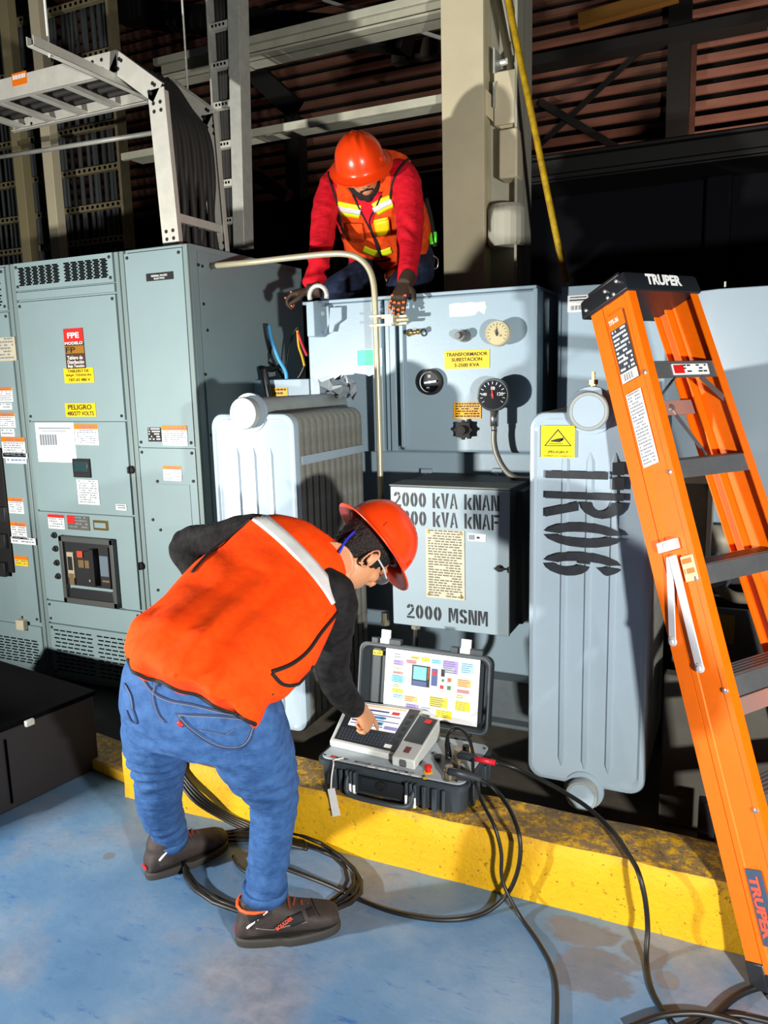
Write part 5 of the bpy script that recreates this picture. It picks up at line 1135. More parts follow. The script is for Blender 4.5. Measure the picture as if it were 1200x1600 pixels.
# racks of cables far left
YK = 4.7
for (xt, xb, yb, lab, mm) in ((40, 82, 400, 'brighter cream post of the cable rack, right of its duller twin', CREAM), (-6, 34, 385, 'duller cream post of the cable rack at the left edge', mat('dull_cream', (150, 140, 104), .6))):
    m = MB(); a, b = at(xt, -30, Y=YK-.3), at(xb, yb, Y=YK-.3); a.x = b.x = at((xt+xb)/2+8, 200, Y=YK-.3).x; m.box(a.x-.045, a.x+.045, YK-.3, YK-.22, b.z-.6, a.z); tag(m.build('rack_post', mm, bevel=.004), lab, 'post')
DCR = mat('tarnished_tray', (140, 130, 100), .6, var=.3, vscale=9)
rk = thing('cable_rack', 'wide upright rack of tarnished trays packed with dark cables, far left', 'rack', at(140, 390, Y=YK))
xk0, xk1 = at(-20, 250, Y=YK).x-.2, at(188, 250, Y=YK).x
m = MB(); m.box(xk1-.012, xk1+.012, YK-.02, YK+.08, at(190, 390, Y=YK).z, at(170, -20, Y=YK).z); m.build('side_rail', DCR, rk, bevel=.002)
for i, y in enumerate((-14, 75, 190, 258, 318, 372)):
    zz = at(188, y, Y=YK).z; m = MB(); m.box(xk0, xk1, YK-.01, YK+.03, zz-.022, zz+.022, 0)
    for j in range(34):
        xx = xk1-.03-j*.05
        if xx > xk0: m.box(xx-.022, xx, YK-.013, YK-.008, zz-.010, zz+.010, 1)
    m.build('rung', [DCR, HOLE], rk)
zb_, zt_ = at(188, 400, Y=YK).z, at(188, -30, Y=YK).z
rr = random.Random(9)
for i in range(34):
    xx = xk1-.05-i*.052+rr.uniform(-.012, .012); mb = MB()
    mb.tube(smooth_path([(xx, YK+.06, zb_-.4), (xx+rr.uniform(-.02, .02), YK+.06, (zb_+zt_)/2), (xx+rr.uniform(-.02, .02), YK+.06, zt_)], 4), rr.choice((.012, .016, .02)), 7)
    tag(mb.build('rack_cable', mat('dark_grey_cable', (58, 64, 66), .6), smooth=True), ORD[i]+' dark cable from the right in the wide rack at far left', 'cable', 'cables in the wide rack')
# ------------------------------------------------------------ people
SKIN = mat('skin', (206, 146, 106), .5, var=.1, vscale=20)
SKIN2 = mat('skin_tan', (196, 134, 98), .5, var=.1, vscale=20)
HAIR = mat('black_hair', (16, 13, 12), .55, bump=.8, bscale=160)
HELM = mat('orange_red_helmet', (246, 66, 16), .28)
JEAN = fabric('blue_denim', (60, 98, 150), (44, 78, 128), (1, 1, 1.6), .3, 22)
JEANB = mat('denim_dark_seam', (34, 58, 100), .8); THREAD = mat('denim_stitch', (70, 88, 122), .8)
VESTO = fabric('orange_vest_cloth', (255, 78, 6), (246, 66, 2), (1, 1, 1), .25, 7)
VESTD = fabric('orange_mesh_vest', (240, 84, 22), (206, 60, 12), (1, 1, 1), .35, 12)
BSH = fabric('black_knit_sleeve', (40, 40, 42), (20, 20, 22), (1, 1, 1), .4, 14, weave=.5, wscale=90)
REDS = fabric('red_jersey', (220, 24, 44), (196, 14, 34), (1, 1, 2.0), .35, 12)
NAVY = fabric('navy_trousers', (34, 46, 72), (18, 26, 44), (1, 1, 1), .5, 10)
PIPB = mat('black_binding', (14, 14, 16), .8)
REFL = mat('silver_reflective_tape', (222, 226, 228), .35, .1, var=.12, vscale=40)
LIME = mat('lime_yellow_tape', (226, 240, 30), .5)
BOOT = mat('brown_suede_boot', (60, 51, 48), .7, var=.35, vscale=20, bump=.2, bscale=120)
SOLE = mat('boot_sole', (52, 50, 46), .7)
def jit(p, r=.0): return p
def head(m, c, F, U, s=1.0, neck_to=None):
    Rr = F.cross(U).normalized(); P = lambda f, r, u: c+F*f*s+Rr*r*s+U*u*s
    ball(m, P(-.012, 0, .03), 0, (Rr*.076*s, F*.095*s, U*.092*s), 20)
    ball(m, P(.018, 0, -.035), 0, (Rr*.062*s, F*.070*s, U*.085*s), 18)
    ball(m, P(.045, 0, -.085), 0, (Rr*.036*s, F*.038*s, U*.032*s), 14)             # chin
    m.tube([P(.088, 0, .018), P(.104, 0, -.012), P(.100, 0, -.028)], [.010*s, .014*s, .013*s], 10)   # nose
    for q in (-1, 1): ball(m, P(.09, q*.012, -.030), .009*s); ball(m, P(.062, q*.034, -.012), 0, (Rr*.022*s, F*.024*s, U*.024*s))
    m.tube([P(.078, -.026, .034), P(.092, -.012, .038), P(.092, .012, .038), P(.078, .026, .034)], .010*s, 8)   # brow
    ball(m, P(.078, 0, -.056), 0, (Rr*.026*s, F*.014*s, U*.007*s)); ball(m, P(.075, 0, -.067), 0, (Rr*.022*s, F*.014*s, U*.008*s))   # lips
    for q in (-1, 1):                                                                                     # ears
        e = P(-.012, q*.080, -.005); n = (Rr*q*.75-F*.45).normalized(); t = []
        for a in range(0, 12): th = R(a*30+90); t.append(e+n*.010*s+U*.031*s*math.sin(th)+(F*.017*s)*math.cos(th)-U*(.010 if math.sin(th) < 0 else 0)*s)
        m.tube(t+[t[0]], .0048*s, 6); ball(m, e, 0, (n*.008*s, F*.012*s, U*.022*s))
    if neck_to is not None: m.tube([P(-.03, 0, -.02), P(-.035, 0, -.08), neck_to], [.056*s, .058*s, .068*s], 16)
    return P
def hand(m, w, fd, bn, side, curl, s=1.0, spread=.0, thumb=(.5, .4)):   # wrist, finger direction, back-of-hand normal, thumb side sign
    fd = fd.normalized(); bn = (bn-fd*bn.dot(fd)).normalized(); sd = fd.cross(bn)*side
    rs = []
    for t, wd, th in ((0, .027, .021), (.025, .034, .019), (.055, .041, .017), (.082, .041, .014), (.090, .034, .010)):
        rs.append(ring(w+fd*t*s, sd*wd*s, bn*th*s, 16, .8))
    m.rings(rs); tips = []
    for i, (L, o, r) in enumerate(((.070, .031, .0092), (.078, .0105, .0095), (.072, -.0105, .009), (.056, -.031, .0080))):
        p = w+fd*.080*s+sd*o*s*.98; d = (fd+sd*(spread*(1.5-i))).normalized(); n = bn; pts = [p-d*.02*s, p]; c_ = curl[i] if isinstance(curl, (list, tuple)) else curl
        for k_, f in enumerate((.45, .32, .23)):
            ax = d.cross(n).normalized(); rot = Matrix.Rotation(-R(c_*(.8, 1, .7)[k_]), 3, ax); d = (rot @ d).normalized(); n = (rot @ n).normalized()
            p = p+d*L*f*s; pts.append(p)
        m.tube(pts, [r*s, r*s*1.05, r*s, r*s*.95, r*s*.78], 10); ball(m, pts[-1], r*s*.78); tips.append((pts, n))
    p = w+fd*.022*s+sd*.026*s; d = (fd*.7+sd*thumb[0]-bn*thumb[1]).normalized()
    q1 = p+d*.036*s; d2 = (d+fd*.5-sd*.15).normalized(); q2 = q1+d2*.028*s; q3 = q2+(d2+fd*.2).normalized()*.02*s
    m.tube([p-d*.01*s, p, q1, q2, q3], [.013*s, .0145*s, .0118*s, .0105*s, .0085*s], 10); ball(m, q3, .0085*s)
    return tips
def helmet(root, c, F, U, name='helmet', s=1.0):
    Rr = F.cross(U).normalized(); hm = MB(); N = 48; rows = []
    P = lambda f, r, u: c+F*f*s+Rr*r*s+U*u*s
    def shell(ins):
        out = []
        for k_ in range(15):
            t = k_/14; ph = t*math.pi/2; rr = []
            for i in range(N):
                a = 2*math.pi*i/N; ca, sa = math.cos(a), math.sin(a)
                rf = (.132 if ca > 0 else .138)-ins; rs_ = .115-ins; h = .128-ins
                rad = math.sin(ph)**.86; z = h*math.cos(ph)**.9 if ph < math.pi/2-1e-6 else 0
                x, y = rf*ca*rad, rs_*sa*rad
                b = 0
                for off, wd, amp in ((0, .013, .008), (.036, .009, .0045), (-.036, .009, .0045)):
                    b += amp*math.exp(-((y-off)/wd)**2)
                b *= min(1, max(0, (z-.045)/.05))*(1 if abs(x) < .1 else .6)
                rr.append(P(x, y, z+b))
            out.append(rr)
        return out
    A = shell(0)[1:]; B = shell(.004)[1:]
    top = P(0, 0, .136)
    brim = []; brimb = []
    for k_, (e, z) in enumerate(((.003, -.001), (.012, -.005), (.025, -.011), (.033, -.015), (.036, -.0145))):
        rr, rb = [], []
        for i in range(N):
            a = 2*math.pi*i/N; ca, sa = math.cos(a), math.sin(a); ee = e*(1+.45*max(0, ca)**2); rf = .132 if ca > 0 else .138
            rr.append(P((rf+ee)*ca, (.115+ee)*sa, z-.004*(ca if ca > 0 else 0))); rb.append(P((rf+ee-.001)*ca, (.115+ee-.001)*sa, z-.0035-.004*(ca if ca > 0 else 0)))
        brim.append(rr); brimb.append(rb)
    b0 = len(hm.v)
    hm.rings(A+brim+brimb[::-1]+B[::-1], 0, cap=True)
    h = hm.build(name, HELM, root, smooth=True)
    m = MB()
    for (q, fwd) in ((1, .05), (-1, .05), (1, -.05), (-1, -.05)):
        p = P(fwd*1.6, q*.095, .020); m.tube([p, p+U*.018*s+Rr*q*-.004*s], .0035*s, 6)
    m.build('helmet_lug', HELM, h)
    m = MB(); pts = []
    for i in range(25): a = 2*math.pi*i/24; pts.append(P(.098*math.cos(a), .082*math.sin(a), .004))
    m.tube(pts, .0065*s, 8, flat=1.0); m.tube([P(-.09, 0, .0), P(-.105, 0, -.03), P(-.095, .03, -.045), P(-.085, .05, -.02)], .006*s, 6); m.tube([P(-.105, 0, -.03), P(-.095, -.03, -.045), P(-.085, -.05, -.02)], .006*s, 6)
    for a in range(0, 180, 45): th = R(a+22); m.tube([P(.095*math.cos(th), .08*math.sin(th), .006), P(.05*math.cos(th), .04*math.sin(th), .085), P(0, 0, .10), P(-.05*math.cos(th), -.04*math.sin(th), .085), P(-.095*math.cos(th), -.08*math.sin(th), .006)], .005*s, 6)
    m.build('helmet_cradle', mat('cradle_black', (26, 26, 28), .5), h, smooth=True)
    return h, P
def boot(root, ank, toe, up_=.14, s=1.0, key='boot'):                # ank above the heel on the floor plane, toe direction
    f = V((toe.x-ank.x, toe.y-ank.y, 0)); f.normalize(); sd = V((-f.y, f.x, 0)); g = V((ank.x, ank.y, 0)); m = MB()
    st = [(-.075, .030, .03, .035), (-.06, .037, .06, .06), (-.02, .040, .085, .08), (.04, .041, .075, .065), (.09, .046, .055, .05), (.14, .049, .040, .040), (.18, .043, .032, .034), (.204, .028, .022, .024)]
    rs = [ring(g+f*a*s+Z_*(.022+c_*.5+.01)*s, sd*b*s, Z_*(c_*.62+.004)*s, 18, .85) for a, b, c_, d in st]; m.rings(rs)
    m.tube([g+f*-.015*s+Z_*.05, g+f*-.022*s+Z_*.10*s, ank+Z_*.0], [.050*s, .048*s, .050*s], 18)
    b = blob(m, 'boot', BOOT, root, .005, 3, key=key)
    m = MB(); out = []
    for lev, e in ((0, .0), (.010, .003), (.020, .002), (.024, -.002)):
        rr = []
        for i in range(36):
            a = 2*math.pi*i/36; ca, sa = math.cos(a), math.sin(a)
            L = .143; x = .065+L*ca; w_ = (.050 if x > .06 else .041)*(1-.0*ca)+.0
            rr.append(g+f*(x+e*ca)*s+sd*((w_+e)*math.copysign(abs(sa)**.75, sa))*s+Z_*lev*s)
        out.append(rr)
    m.rings(out); so = m.build('sole', SOLE, b, auto=True)
    m = MB(); rd = []
    for j in range(5): 
        x = .045+.018*j; z = .129-.0118*j; m.tube([g+f*(x+.006*(-1)**j)*s+sd*.030*s+Z_*(z-.018)*s, g+f*(x+.004)*s+Z_*(z+.003)*s, g+f*(x-.006*(-1)**j)*s-sd*.030*s+Z_*(z-.018)*s], .0038*s, 6)
    m.build('laces', mat('orange_black_lace', (110, 44, 24), .7), b)
    return b, g, f, sd
# ---------- the man bending over the instrument
p = lambda x, y, D: at(x, y, D=D)
w1 = thing('person', 'bending man in orange vest, blue jeans and orange helmet touching the instrument screen', 'person', V((-1.4, 1.75, 0)))
hF = c2w(.38, -.80, .40); hU = c2w(.80, .47, .34); hU = (hU-hF*hU.dot(hF)).normalized()
hc = p(566, 866, 2.40)
neck = p(520, 880, 2.30)
WR = p(561, 1108, 2.60)
m = MB(); HP = head(m, hc, hF, hU, .98, neck)
m.tube([neck, p(480, 915, 2.29), p(440, 940, 2.26), p(360, 1010, 2.13), p(315, 1070, 2.05)], [.05, .045, .08, .09, .10], 16)
sh_r, sh_l = p(522, 945, 2.27), p(405, 840, 2.38)
el_r, el_l = p(516, 1045, 2.44), p(283, 848, 2.50)
limb(m, [(p(480, 930, 2.27), .07), (sh_r, .042), (el_r, .033), (WR, .026)])
limb(m, [(p(450, 880, 2.32), .07), (sh_l, .042), (el_l, .030), (p(330, 930, 2.36), .03), (p(350, 960, 2.28), .03)])
hand(m, p(353, 962, 2.27), V((.6, -.3, -.5)), V((-.4, .6, .2)), 1, 20)
hl, kl, al = p(275, 1100, 2.07), p(248, 1205, 2.35), p(268, 1315, 2.62)
hr, kr, ar = p(368, 1120, 1.99), p(424, 1255, 2.18), p(414, 1405, 2.27)
limb(m, [(hl, .08), (kl, .05), (al, .04)]); limb(m, [(hr, .08), (kr, .05), (ar, .04)])
fd = p(598, 1150, 2.70)-WR
tips = hand(m, WR, c2w(.45, -.75, .42), c2w(.25, .65, -.65), -1, [8, 62, 66, 64], .92, thumb=(.35, .6))
def flat_hair(c): return 0
body1 = blob(m, 'body', SKIN, w1, .0048, 3, key='body1')
# hair: cap over the back of the head
m = MB(); 
ball(m, HP(-.020, 0, .036), 0, (hF.cross(hU).normalized()*.083, hF*.096, hU*.092), 20)
ball(m, HP(-.052, 0, -.012), 0, (hF.cross(hU).normalized()*.066, hF*.048, hU*.062), 18)
hr_ = blob(m, 'hair', HAIR, w1, .0045, 2, n_disp=lambda c, n: noise.noise(c*90)*.0035)
hel, EP = helmet(w1, HP(-.004, 0, .060), (hF*.985+hU*.10).normalized(), (hU-hF*.10).normalized(), s=.97)
# safety glasses
rh = hF.cross(hU).normalized(); m = MB()
m.tube([HP(-.015, .083, .012), HP(.04, .080, .016), HP(.082, .068, .014)], .0028, 6); m.tube([HP(-.015, -.083, .012), HP(.04, -.080, .016), HP(.082, -.068, .014)], .0028, 6)
gl = m.build('safety_glasses', mat('clear_frame', (200, 206, 214), .2), w1)
m = MB()
for q in (-1, 1): m.rings([ring(HP(.094, q*.036, .010), rh*.032, hU*.020, 16), ring(HP(.097, q*.036, .010), rh*.032, hU*.020, 16)])
m.build('lens', mat('smoky_lens', (120, 130, 140), .1), gl)
m = MB(); m.tube(smooth_path([HP(-.100, .040, .0), HP(-.100, .058, -.045), HP(-.085, .072, -.085)], 4), .0042, 6)
m.build('neck_cord', mat('blue_cord', (20, 50, 200), .5), w1, smooth=True)
# jeans
m = MB()
def sec(L, Rr_, DL, DR, th, ax=None, n=24):
    a, b = p(*L, DL), p(*Rr_, DR); c = (a+b)/2; lat = (b-a)/2; return c, lat, th
def body_loft(m, secs, n=28, pw=.85):
    S = [sec(*q) for q in secs]; rs = []
    for i, (c, lat, th) in enumerate(S):
        ax = (S[min(i+1, len(S)-1)][0]-S[max(i-1, 0)][0]).normalized(); dp = lat.cross(ax).normalized()
        rs.append(ring(c, lat, dp*th, n, pw))
    m.rings(rs); return S
body_loft(m, [((215, 1015), (418, 1082), 2.10, 2.00, .105), ((200, 1040), (432, 1105), 2.09, 1.98, .115), ((194, 1085), (440, 1145), 2.10, 1.98, .115), ((200, 1130), (445, 1180), 2.14, 2.00, .10)])
limb(m, [(p(256, 1100, 2.12), .108), (p(246, 1150, 2.20), .098), (kl, .078), (p(250, 1260, 2.50), .071), (p(262, 1292, 2.58), .060), (p(264, 1306, 2.60), .058)])
limb(m, [(p(374, 1120, 2.03), .118), (p(400, 1180, 2.08), .106), (p(426, 1240, 2.17), .074), (p(424, 1300, 2.21), .063), (p(416, 1370, 2.25), .059), (p(414, 1388, 2.26), .060)])
def fold(c, n):
    z = c.z; a = math.atan2(c.y-1.7, c.x+1.3)
    k = math.exp(-((z-.50)/.10)**2)+.8*math.exp(-((z-.20)/.07)**2)+.35*math.exp(-((z-.70)/.06)**2)
    return .0050*k*math.sin(z*110+2.4*math.sin(a*1.7+c.x*11)+noise.noise(c*6)*4)*(.4+max(0, noise.noise(c*5)+.3))+noise.noise(c*10)*.003
jeans = blob(m, 'jeans', JEAN, w1, .0085, 10, n_disp=fold, key='jeans')
# seams and pockets
K = ['jeans']
cord('seam', [(206, 1030), (235, 1075), (262, 1092), (300, 1100), (350, 1112), (395, 1120)], .0026, K, JEANB, jeans)
cord('seam', [(248, 1045), (243, 1070), (240, 1090), (247, 1115), (258, 1128)], .003, K, THREAD, jeans)
strip('belt_loop', [(250, 1048), (244, 1072)], 8, K, JEANB, jeans, nl=6)
cord('back_pocket', [(277, 1115), (385, 1122), (394, 1148), (378, 1168), (340, 1166), (300, 1142), (277, 1115)], .0026, K, JEANB, jeans)
cord('back_pocket', [(196, 1068), (205, 1085), (208, 1105), (215, 1128), (206, 1126), (199, 1110)], .0026, K, JEANB, jeans)
cord('seam', [(312, 1140), (345, 1146), (352, 1148), (368, 1138)], .0018, K, THREAD, jeans)
for L_ in ([(206, 1032), (235, 1077), (262, 1094), (300, 1102), (350, 1114), (395, 1122)], [(280, 1117), (384, 1125), (391, 1147), (376, 1165), (341, 1163), (302, 1140), (280, 1117)], [(198, 1070), (206, 1087), (209, 1106)]):
    cord('stitching', L_, .0011, K, mat('pale_stitch', (116, 120, 132), .8), jeans, lift=.0045)
strip('pocket_tab', [(279, 1127), (285, 1134)], 6, K, REDL, jeans, nl=3, nw=2)
for (c_, r, t) in ((p(414, 1391, 2.262), .063, (p(414, 1405, 2.27)-p(416, 1370, 2.25)).normalized()), (p(264, 1309, 2.605), .060, (p(264, 1306, 2.60)-p(262, 1292, 2.58)).normalized())):
    mm = MB(); u = t.orthogonal().normalized(); v = t.cross(u)
    mm.rings([ring(c_-t*.016, u*r*1.0, v*r*1.0, 24), ring(c_-t*.016, u*r*1.05, v*r*1.05, 24), ring(c_+t*.012, u*r*1.06, v*r*1.06, 24), ring(c_+t*.012, u*r*.98, v*r*.98, 24)]); mm.build('hem', JEAN, jeans, smooth=True)
# boots
b1, g1, f1, s1_ = boot(w1, V((ar.x-.0, ar.y-.01, .13)), V((ar.x+.24, ar.y+.165, 0)), s=1.06, key='boot1')
b2, g2, f2, s2_ = boot(w1, V((al.x+.0, al.y-.02, .14)), V((al.x+.13, al.y+.24, 0)), s=1.02)
for b_, g_, f_, s_ in ((b1, g1, f1, s1_), (b2, g2, f2, s2_)):
    mm = MB()
    side = -s_ if (-s_).y < 0 else s_
    o = g_+side*.050+Z_*.10
    mm.obox(o-f_*.02+side*-.002, (f_*.03+Z_*.022), side*.0025, (Z_*.03-f_*.022).normalized()*.0022, 0); mm.obox(g_-f_*.083+Z_*.045, f_*.002, s_*.014, Z_*.005, 1)
    mm.build('boot_trim', [WHITE, REDL], b_)
KB = ['boot1']; MESHP = mat('boot_mesh_panel', (22, 22, 24), .8)
strip('boot_panel', [(452, 1440), (474, 1432)], 16, KB, MESHP, b1, nl=6); strip('boot_panel', [(480, 1428), (490, 1424)], 13, KB, MESHP, b1, nl=4)
strip('boot_panel', [(392, 1412), (402, 1436)], 22, KB, MESHP, b1, nl=6)
cord('boot_seam', [(486, 1402), (492, 1418), (500, 1432)], .0016, KB, MESHP, b1); cord('boot_seam', [(400, 1450), (425, 1452), (450, 1446), (480, 1440)], .0014, KB, mat('pale_seam', (130, 122, 116), .8), b1)
mm = MB(); side = -s1_ if (-s1_).y < 0 else s1_
o = g1+side*.0555+Z_*.060+f1*.035; uu = (f1*.8+Z_*.5).normalized(); mm.text('BOULDER', o, uu, (Z_-uu*Z_.dot(uu)).normalized(), .055, .012, 0, .03); mm.build('boot_lettering', mat('coral_letter', (236, 84, 60), .5), b1)
mm = MB(); mm.tube([g1+Z_*.125+(f1*math.cos(R(a))+s1_*math.sin(R(a)))*.054-f1*.02 for a in range(0, 361, 24)], .005, 8); mm.build('boot_collar', mat('orange_trim', (240, 90, 30), .6), b1, smooth=True)
# shirt sleeves
m = MB()
limb(m, [(p(490, 915, 2.28), .085), (p(520, 938, 2.27), .074), (p(522, 985, 2.34), .060), (p(519, 1045, 2.44), .056), (p(536, 1085, 2.52), .048), (p(553, 1103, 2.58), .040)])
limb(m, [(p(440, 860, 2.35), .085), (p(398, 838, 2.38), .072), (p(340, 845, 2.44), .060), (p(292, 852, 2.49), .055), (p(302, 880, 2.44), .05), (p(340, 940, 2.33), .044)])
body_loft(m, [((405, 822), (530, 930), 2.36, 2.27, .07), ((330, 880), (500, 975), 2.28, 2.20, .09), ((245, 970), (450, 1040), 2.14, 2.06, .10), ((218, 1010), (420, 1075), 2.08, 1.99, .10)])
def sfold(c, n): return .0035*math.sin(c.z*95+c.x*30+noise.noise(c*9)*5)*(.4+max(0, noise.noise(c*6)))
shirt = blob(m, 'shirt', BSH, w1, .0075, 6, n_disp=sfold, key='shirt1')
# vest
m = MB()
body_loft(m, [((458, 812), (536, 868), 2.37, 2.35, .045), ((425, 806), (541, 905), 2.38, 2.30, .075), ((392, 812), (540, 938), 2.37, 2.27, .095), ((350, 842), (531, 962), 2.32, 2.23, .105), ((304, 886), (512, 1002), 2.25, 2.16, .118), ((262, 935), (486, 1040), 2.17, 2.08, .124), ((225, 978), (455, 1072), 2.09, 1.99, .134), ((205, 998), (425, 1092), 2.05, 1.94, .142), ((205, 1028), (410, 1122), 2.015, 1.91, .142), ((214, 1050), (396, 1138), 1.995, 1.893, .138)], 36, .9)
ball(m, p(458, 1035, 2.14), 0, (c2w(1, .7, 0)*.075, c2w(.5, -.8, .2)*.035, c2w(0, 0, 1)*.05))
HC = p(300, 1060, 2.0); HA = (p(480, 880, 2.3)-HC).normalized(); HL = (p(398, 1110, 1.95)-p(204, 1003, 2.07)).normalized()
def vfold(c, n):
    t = (c-HC).dot(HA); s_ = (c-HC).dot(HL)
    q = .006*math.exp(-max(t, 0)/.16)*math.sin(s_*62+noise.noise(c*6)*3)+.002*math.exp(-((t-.28)/.12)**2)*math.sin(s_*20+t*40)+noise.noise(V((c.x*5, c.y*5, c.z*2.0)))*.010+noise.noise(c*3+V((5, 0, 0)))*.012+noise.noise(c*14)*.002
    return q
vest = blob(m, 'vest', VESTO, w1, .008, 6, n_disp=vfold, key='vest1')
KV = ['vest1']
strip('reflective_strip', [(401, 806), (440, 838), (480, 878), (510, 915), (526, 940)], 21, KV, REFL, vest, nl=36)
def lowest(x):                                           # lower edge of the vest cloth above the jeans
    for y in range(1150, 990, -2):
        a = hit(x, y, ['vest1']); b = hit(x, y, ['jeans'])
        if a is not None and (b is None or (a-CAM).length < (b-CAM).length): return y-2
    return None
HE = [(x, lowest(x)) for x in range(206, 408, 12)]; HE = [h for h in HE if h[1]]
HE = [(x, sum(HE[min(max(i+k, 0), len(HE)-1)][1] for k in (-1, 0, 1))/3-1) for i, (x, y) in enumerate(HE)]
cord('vest_binding', [(HE[0][0]-5, HE[0][1]-16)]+HE, .0055, KV, PIPB, vest, k=3)
cord('vest_binding', [(538, 940), (520, 965), (500, 990), (480, 1018), (455, 1038), (424, 1050)], .0055, KV, PIPB, vest)
cord('vest_binding', [(424, 1052), (440, 1068), (458, 1070), (478, 1060), (488, 1040)], .005, KV, PIPB, vest)
cord('vest_binding', [(392, 812), (360, 835), (330, 862), (300, 895)], .005, KV, PIPB, vest)
m = MB(); c = p(412, 1068, 1.955); m.obox(c, c2w(1, .2, 0)*.014, c2w(0, .9, .2)*.02, c2w(0, 0, 1)*.012); m.obox(c+c2w(.3, -1, 0)*.025, c2w(1, .2, 0)*.02, c2w(0, .9, .2)*.008, c2w(0, 0, 1)*.010); m.build('belt_clip', BLACK, w1, bevel=.004)
# ---------- the man kneeling on the transformer
w2 = thing('person', 'man in red jersey and orange vest kneeling on top of the transformer', 'person', V((-1.75, 3.8, ZTT)))
q = lambda x, y, Y: at(x, y, Y=Y)
F2 = c2w(.14, -.74, -.66); U2 = c2w(-.20, .62, -.76); U2 = (U2-F2*U2.dot(F2)).normalized(); R2 = F2.cross(U2).normalized()
hc2 = q(566, 268, 3.46)
sL, sR = q(520, 292, 3.60), q(632, 280, 3.56)            # left and right in the picture
eL, eR = q(507, 370, 3.44), q(640, 375, 3.40)
wL, wR = q(486, 450, 3.26), q(634, 440, 3.24)
pel = q(612, 420, 3.98)
m = MB(); neck2 = q(578, 282, 3.62); HP2 = head(m, hc2, F2, U2, 1.0, neck2)
m.tube([neck2, q(590, 330, 3.70), q(602, 380, 3.86), pel], [.055, .09, .09, .08], 16)
limb(m, [(q(575, 290, 3.62), .06), (sL, .04), (eL, .03), (wL, .025)]); limb(m, [(q(590, 290, 3.62), .06), (sR, .04), (eR, .03), (wR, .025)])
kA, kB = V((pel.x-.16, 3.60, ZTT+.075)), V((pel.x+.20, 3.62, ZTT+.075))
fA, fB = V((pel.x-.16, 4.0, ZTT+.06)), V((pel.x+.16, 4.0, ZTT+.06))
for k_, f_ in ((kA, fA), (kB, fB)): limb(m, [(pel, .06), (k_, .035), (f_, .03)])
hL = V((-1.86, 3.235, ZTT+.028)); hR = V((-1.345, 3.25, ZTT+.03))
blob(m, 'body', SKIN2, w2, .0055, 3, key='body2')
# beard and hair
m = MB(); ball(m, HP2(-.022, 0, .034), 0, (R2*.084, F2*.098, U2*.092), 18); blob(m, 'hair', HAIR, w2, .006, 2)
m = MB(); 
for i in range(17):
    a = R(-100+200*i/16); ball(m, HP2(.002+.068*math.cos(a), .066*math.sin(a), -.050-.036*math.cos(a)**2), .0185, n=8)
for i in range(7): m_a = (i-3)/3; ball(m, HP2(.088-.012*abs(m_a), .026*m_a, -.046-.008*abs(m_a)), .0075, n=8)
ball(m, HP2(.070, 0, -.092), .024); ball(m, HP2(.060, .03, -.085), .02); ball(m, HP2(.060, -.03, -.085), .02)
blob(m, 'beard', mat('beard_dark', (26, 18, 16), .8, bump=.6, bscale=200), w2, .005, 2)
m = MB()
for s_ in (-1, 1): ball(m, HP2(.072, s_*.030, .016), .0115)
m.build('eyes', mat('eye_white', (190, 186, 180), .3), w2, smooth=True)
hel2, EP2 = helmet(w2, HP2(.0, 0, .042), F2, U2, s=1.0)
# red jersey
m = MB()
def rl(m, secs, n=28, pw=.85):
    rs = []
    S = [((q(*L, YL)+q(*R_, YR_))/2, (q(*R_, YR_)-q(*L, YL))/2, th) for L, R_, YL, YR_, th in secs]
    for i, (c, lat, th) in enumerate(S):
        ax = (S[min(i+1, len(S)-1)][0]-S[max(i-1, 0)][0]).normalized(); rs.append(ring(c, lat, lat.cross(ax).normalized()*th, n, pw))
    m.rings(rs)
rl(m, [((540, 262), (612, 255), 3.62, 3.60, .07), ((508, 292), (645, 280), 3.62, 3.58, .10), ((525, 330), (655, 325), 3.68, 3.66, .11), ((540, 380), (664, 375), 3.82, 3.80, .11), ((548, 405), (664, 400), 3.92, 3.90, .11)])
limb(m, [(q(535, 280, 3.62), .075), (sL, .070), (q(508, 330, 3.52), .065), (q(503, 375, 3.44), .060), (q(494, 425, 3.32), .048), (q(488, 443, 3.28), .044)])
limb(m, [(q(612, 272, 3.60), .075), (sR, .073), (q(640, 330, 3.50), .067), (q(640, 375, 3.42), .060), (q(636, 425, 3.29), .046), (q(635, 437, 3.27), .043)])
def rf(c, n): return .0045*math.sin(c.z*70+c.x*30+noise.noise(c*7)*6)*max(0, noise.noise(c*5)+.25)*2*(.4+.8*math.exp(-((c.z-2.1)/.12)**2))
jer = blob(m, 'jersey', REDS, w2, .0085, 7, n_disp=rf, key='jer')
# vest
m = MB()
rl(m, [((540, 250), (642, 246), 3.64, 3.63, .085), ((520, 284), (640, 266), 3.62, 3.60, .115), ((530, 310), (650, 300), 3.62, 3.60, .135), ((536, 345), (662, 335), 3.70, 3.68, .14), ((545, 378), (670, 368), 3.80, 3.77, .14), ((566, 398), (668, 392), 3.86, 3.84, .13)], 32, .8)
def vf2(c, n): return noise.noise(c*6)*.010+noise.noise(c*16)*.003
v2 = blob(m, 'vest', VESTD, w2, .008, 5, n_disp=vf2, key='vest2')
K2 = ['vest2']
strip('vest_opening', [(556, 312), (572, 318), (588, 308)], 1, K2, REDS, v2) if False else None
drape('jersey_front', [[(553+(x*45-0)/1+ (y*0), 0) for x in range(2)]], K2, REDS, v2) if False else None
g = []
for i in range(11):
    t = i/10; y = 300+t*58; xl, xr = 550+t*26, 598-t*20; g.append([(xl+(xr-xl)*j/6, y) for j in range(7)])
drape('jersey_front', g, K2, REDS, v2, .002)
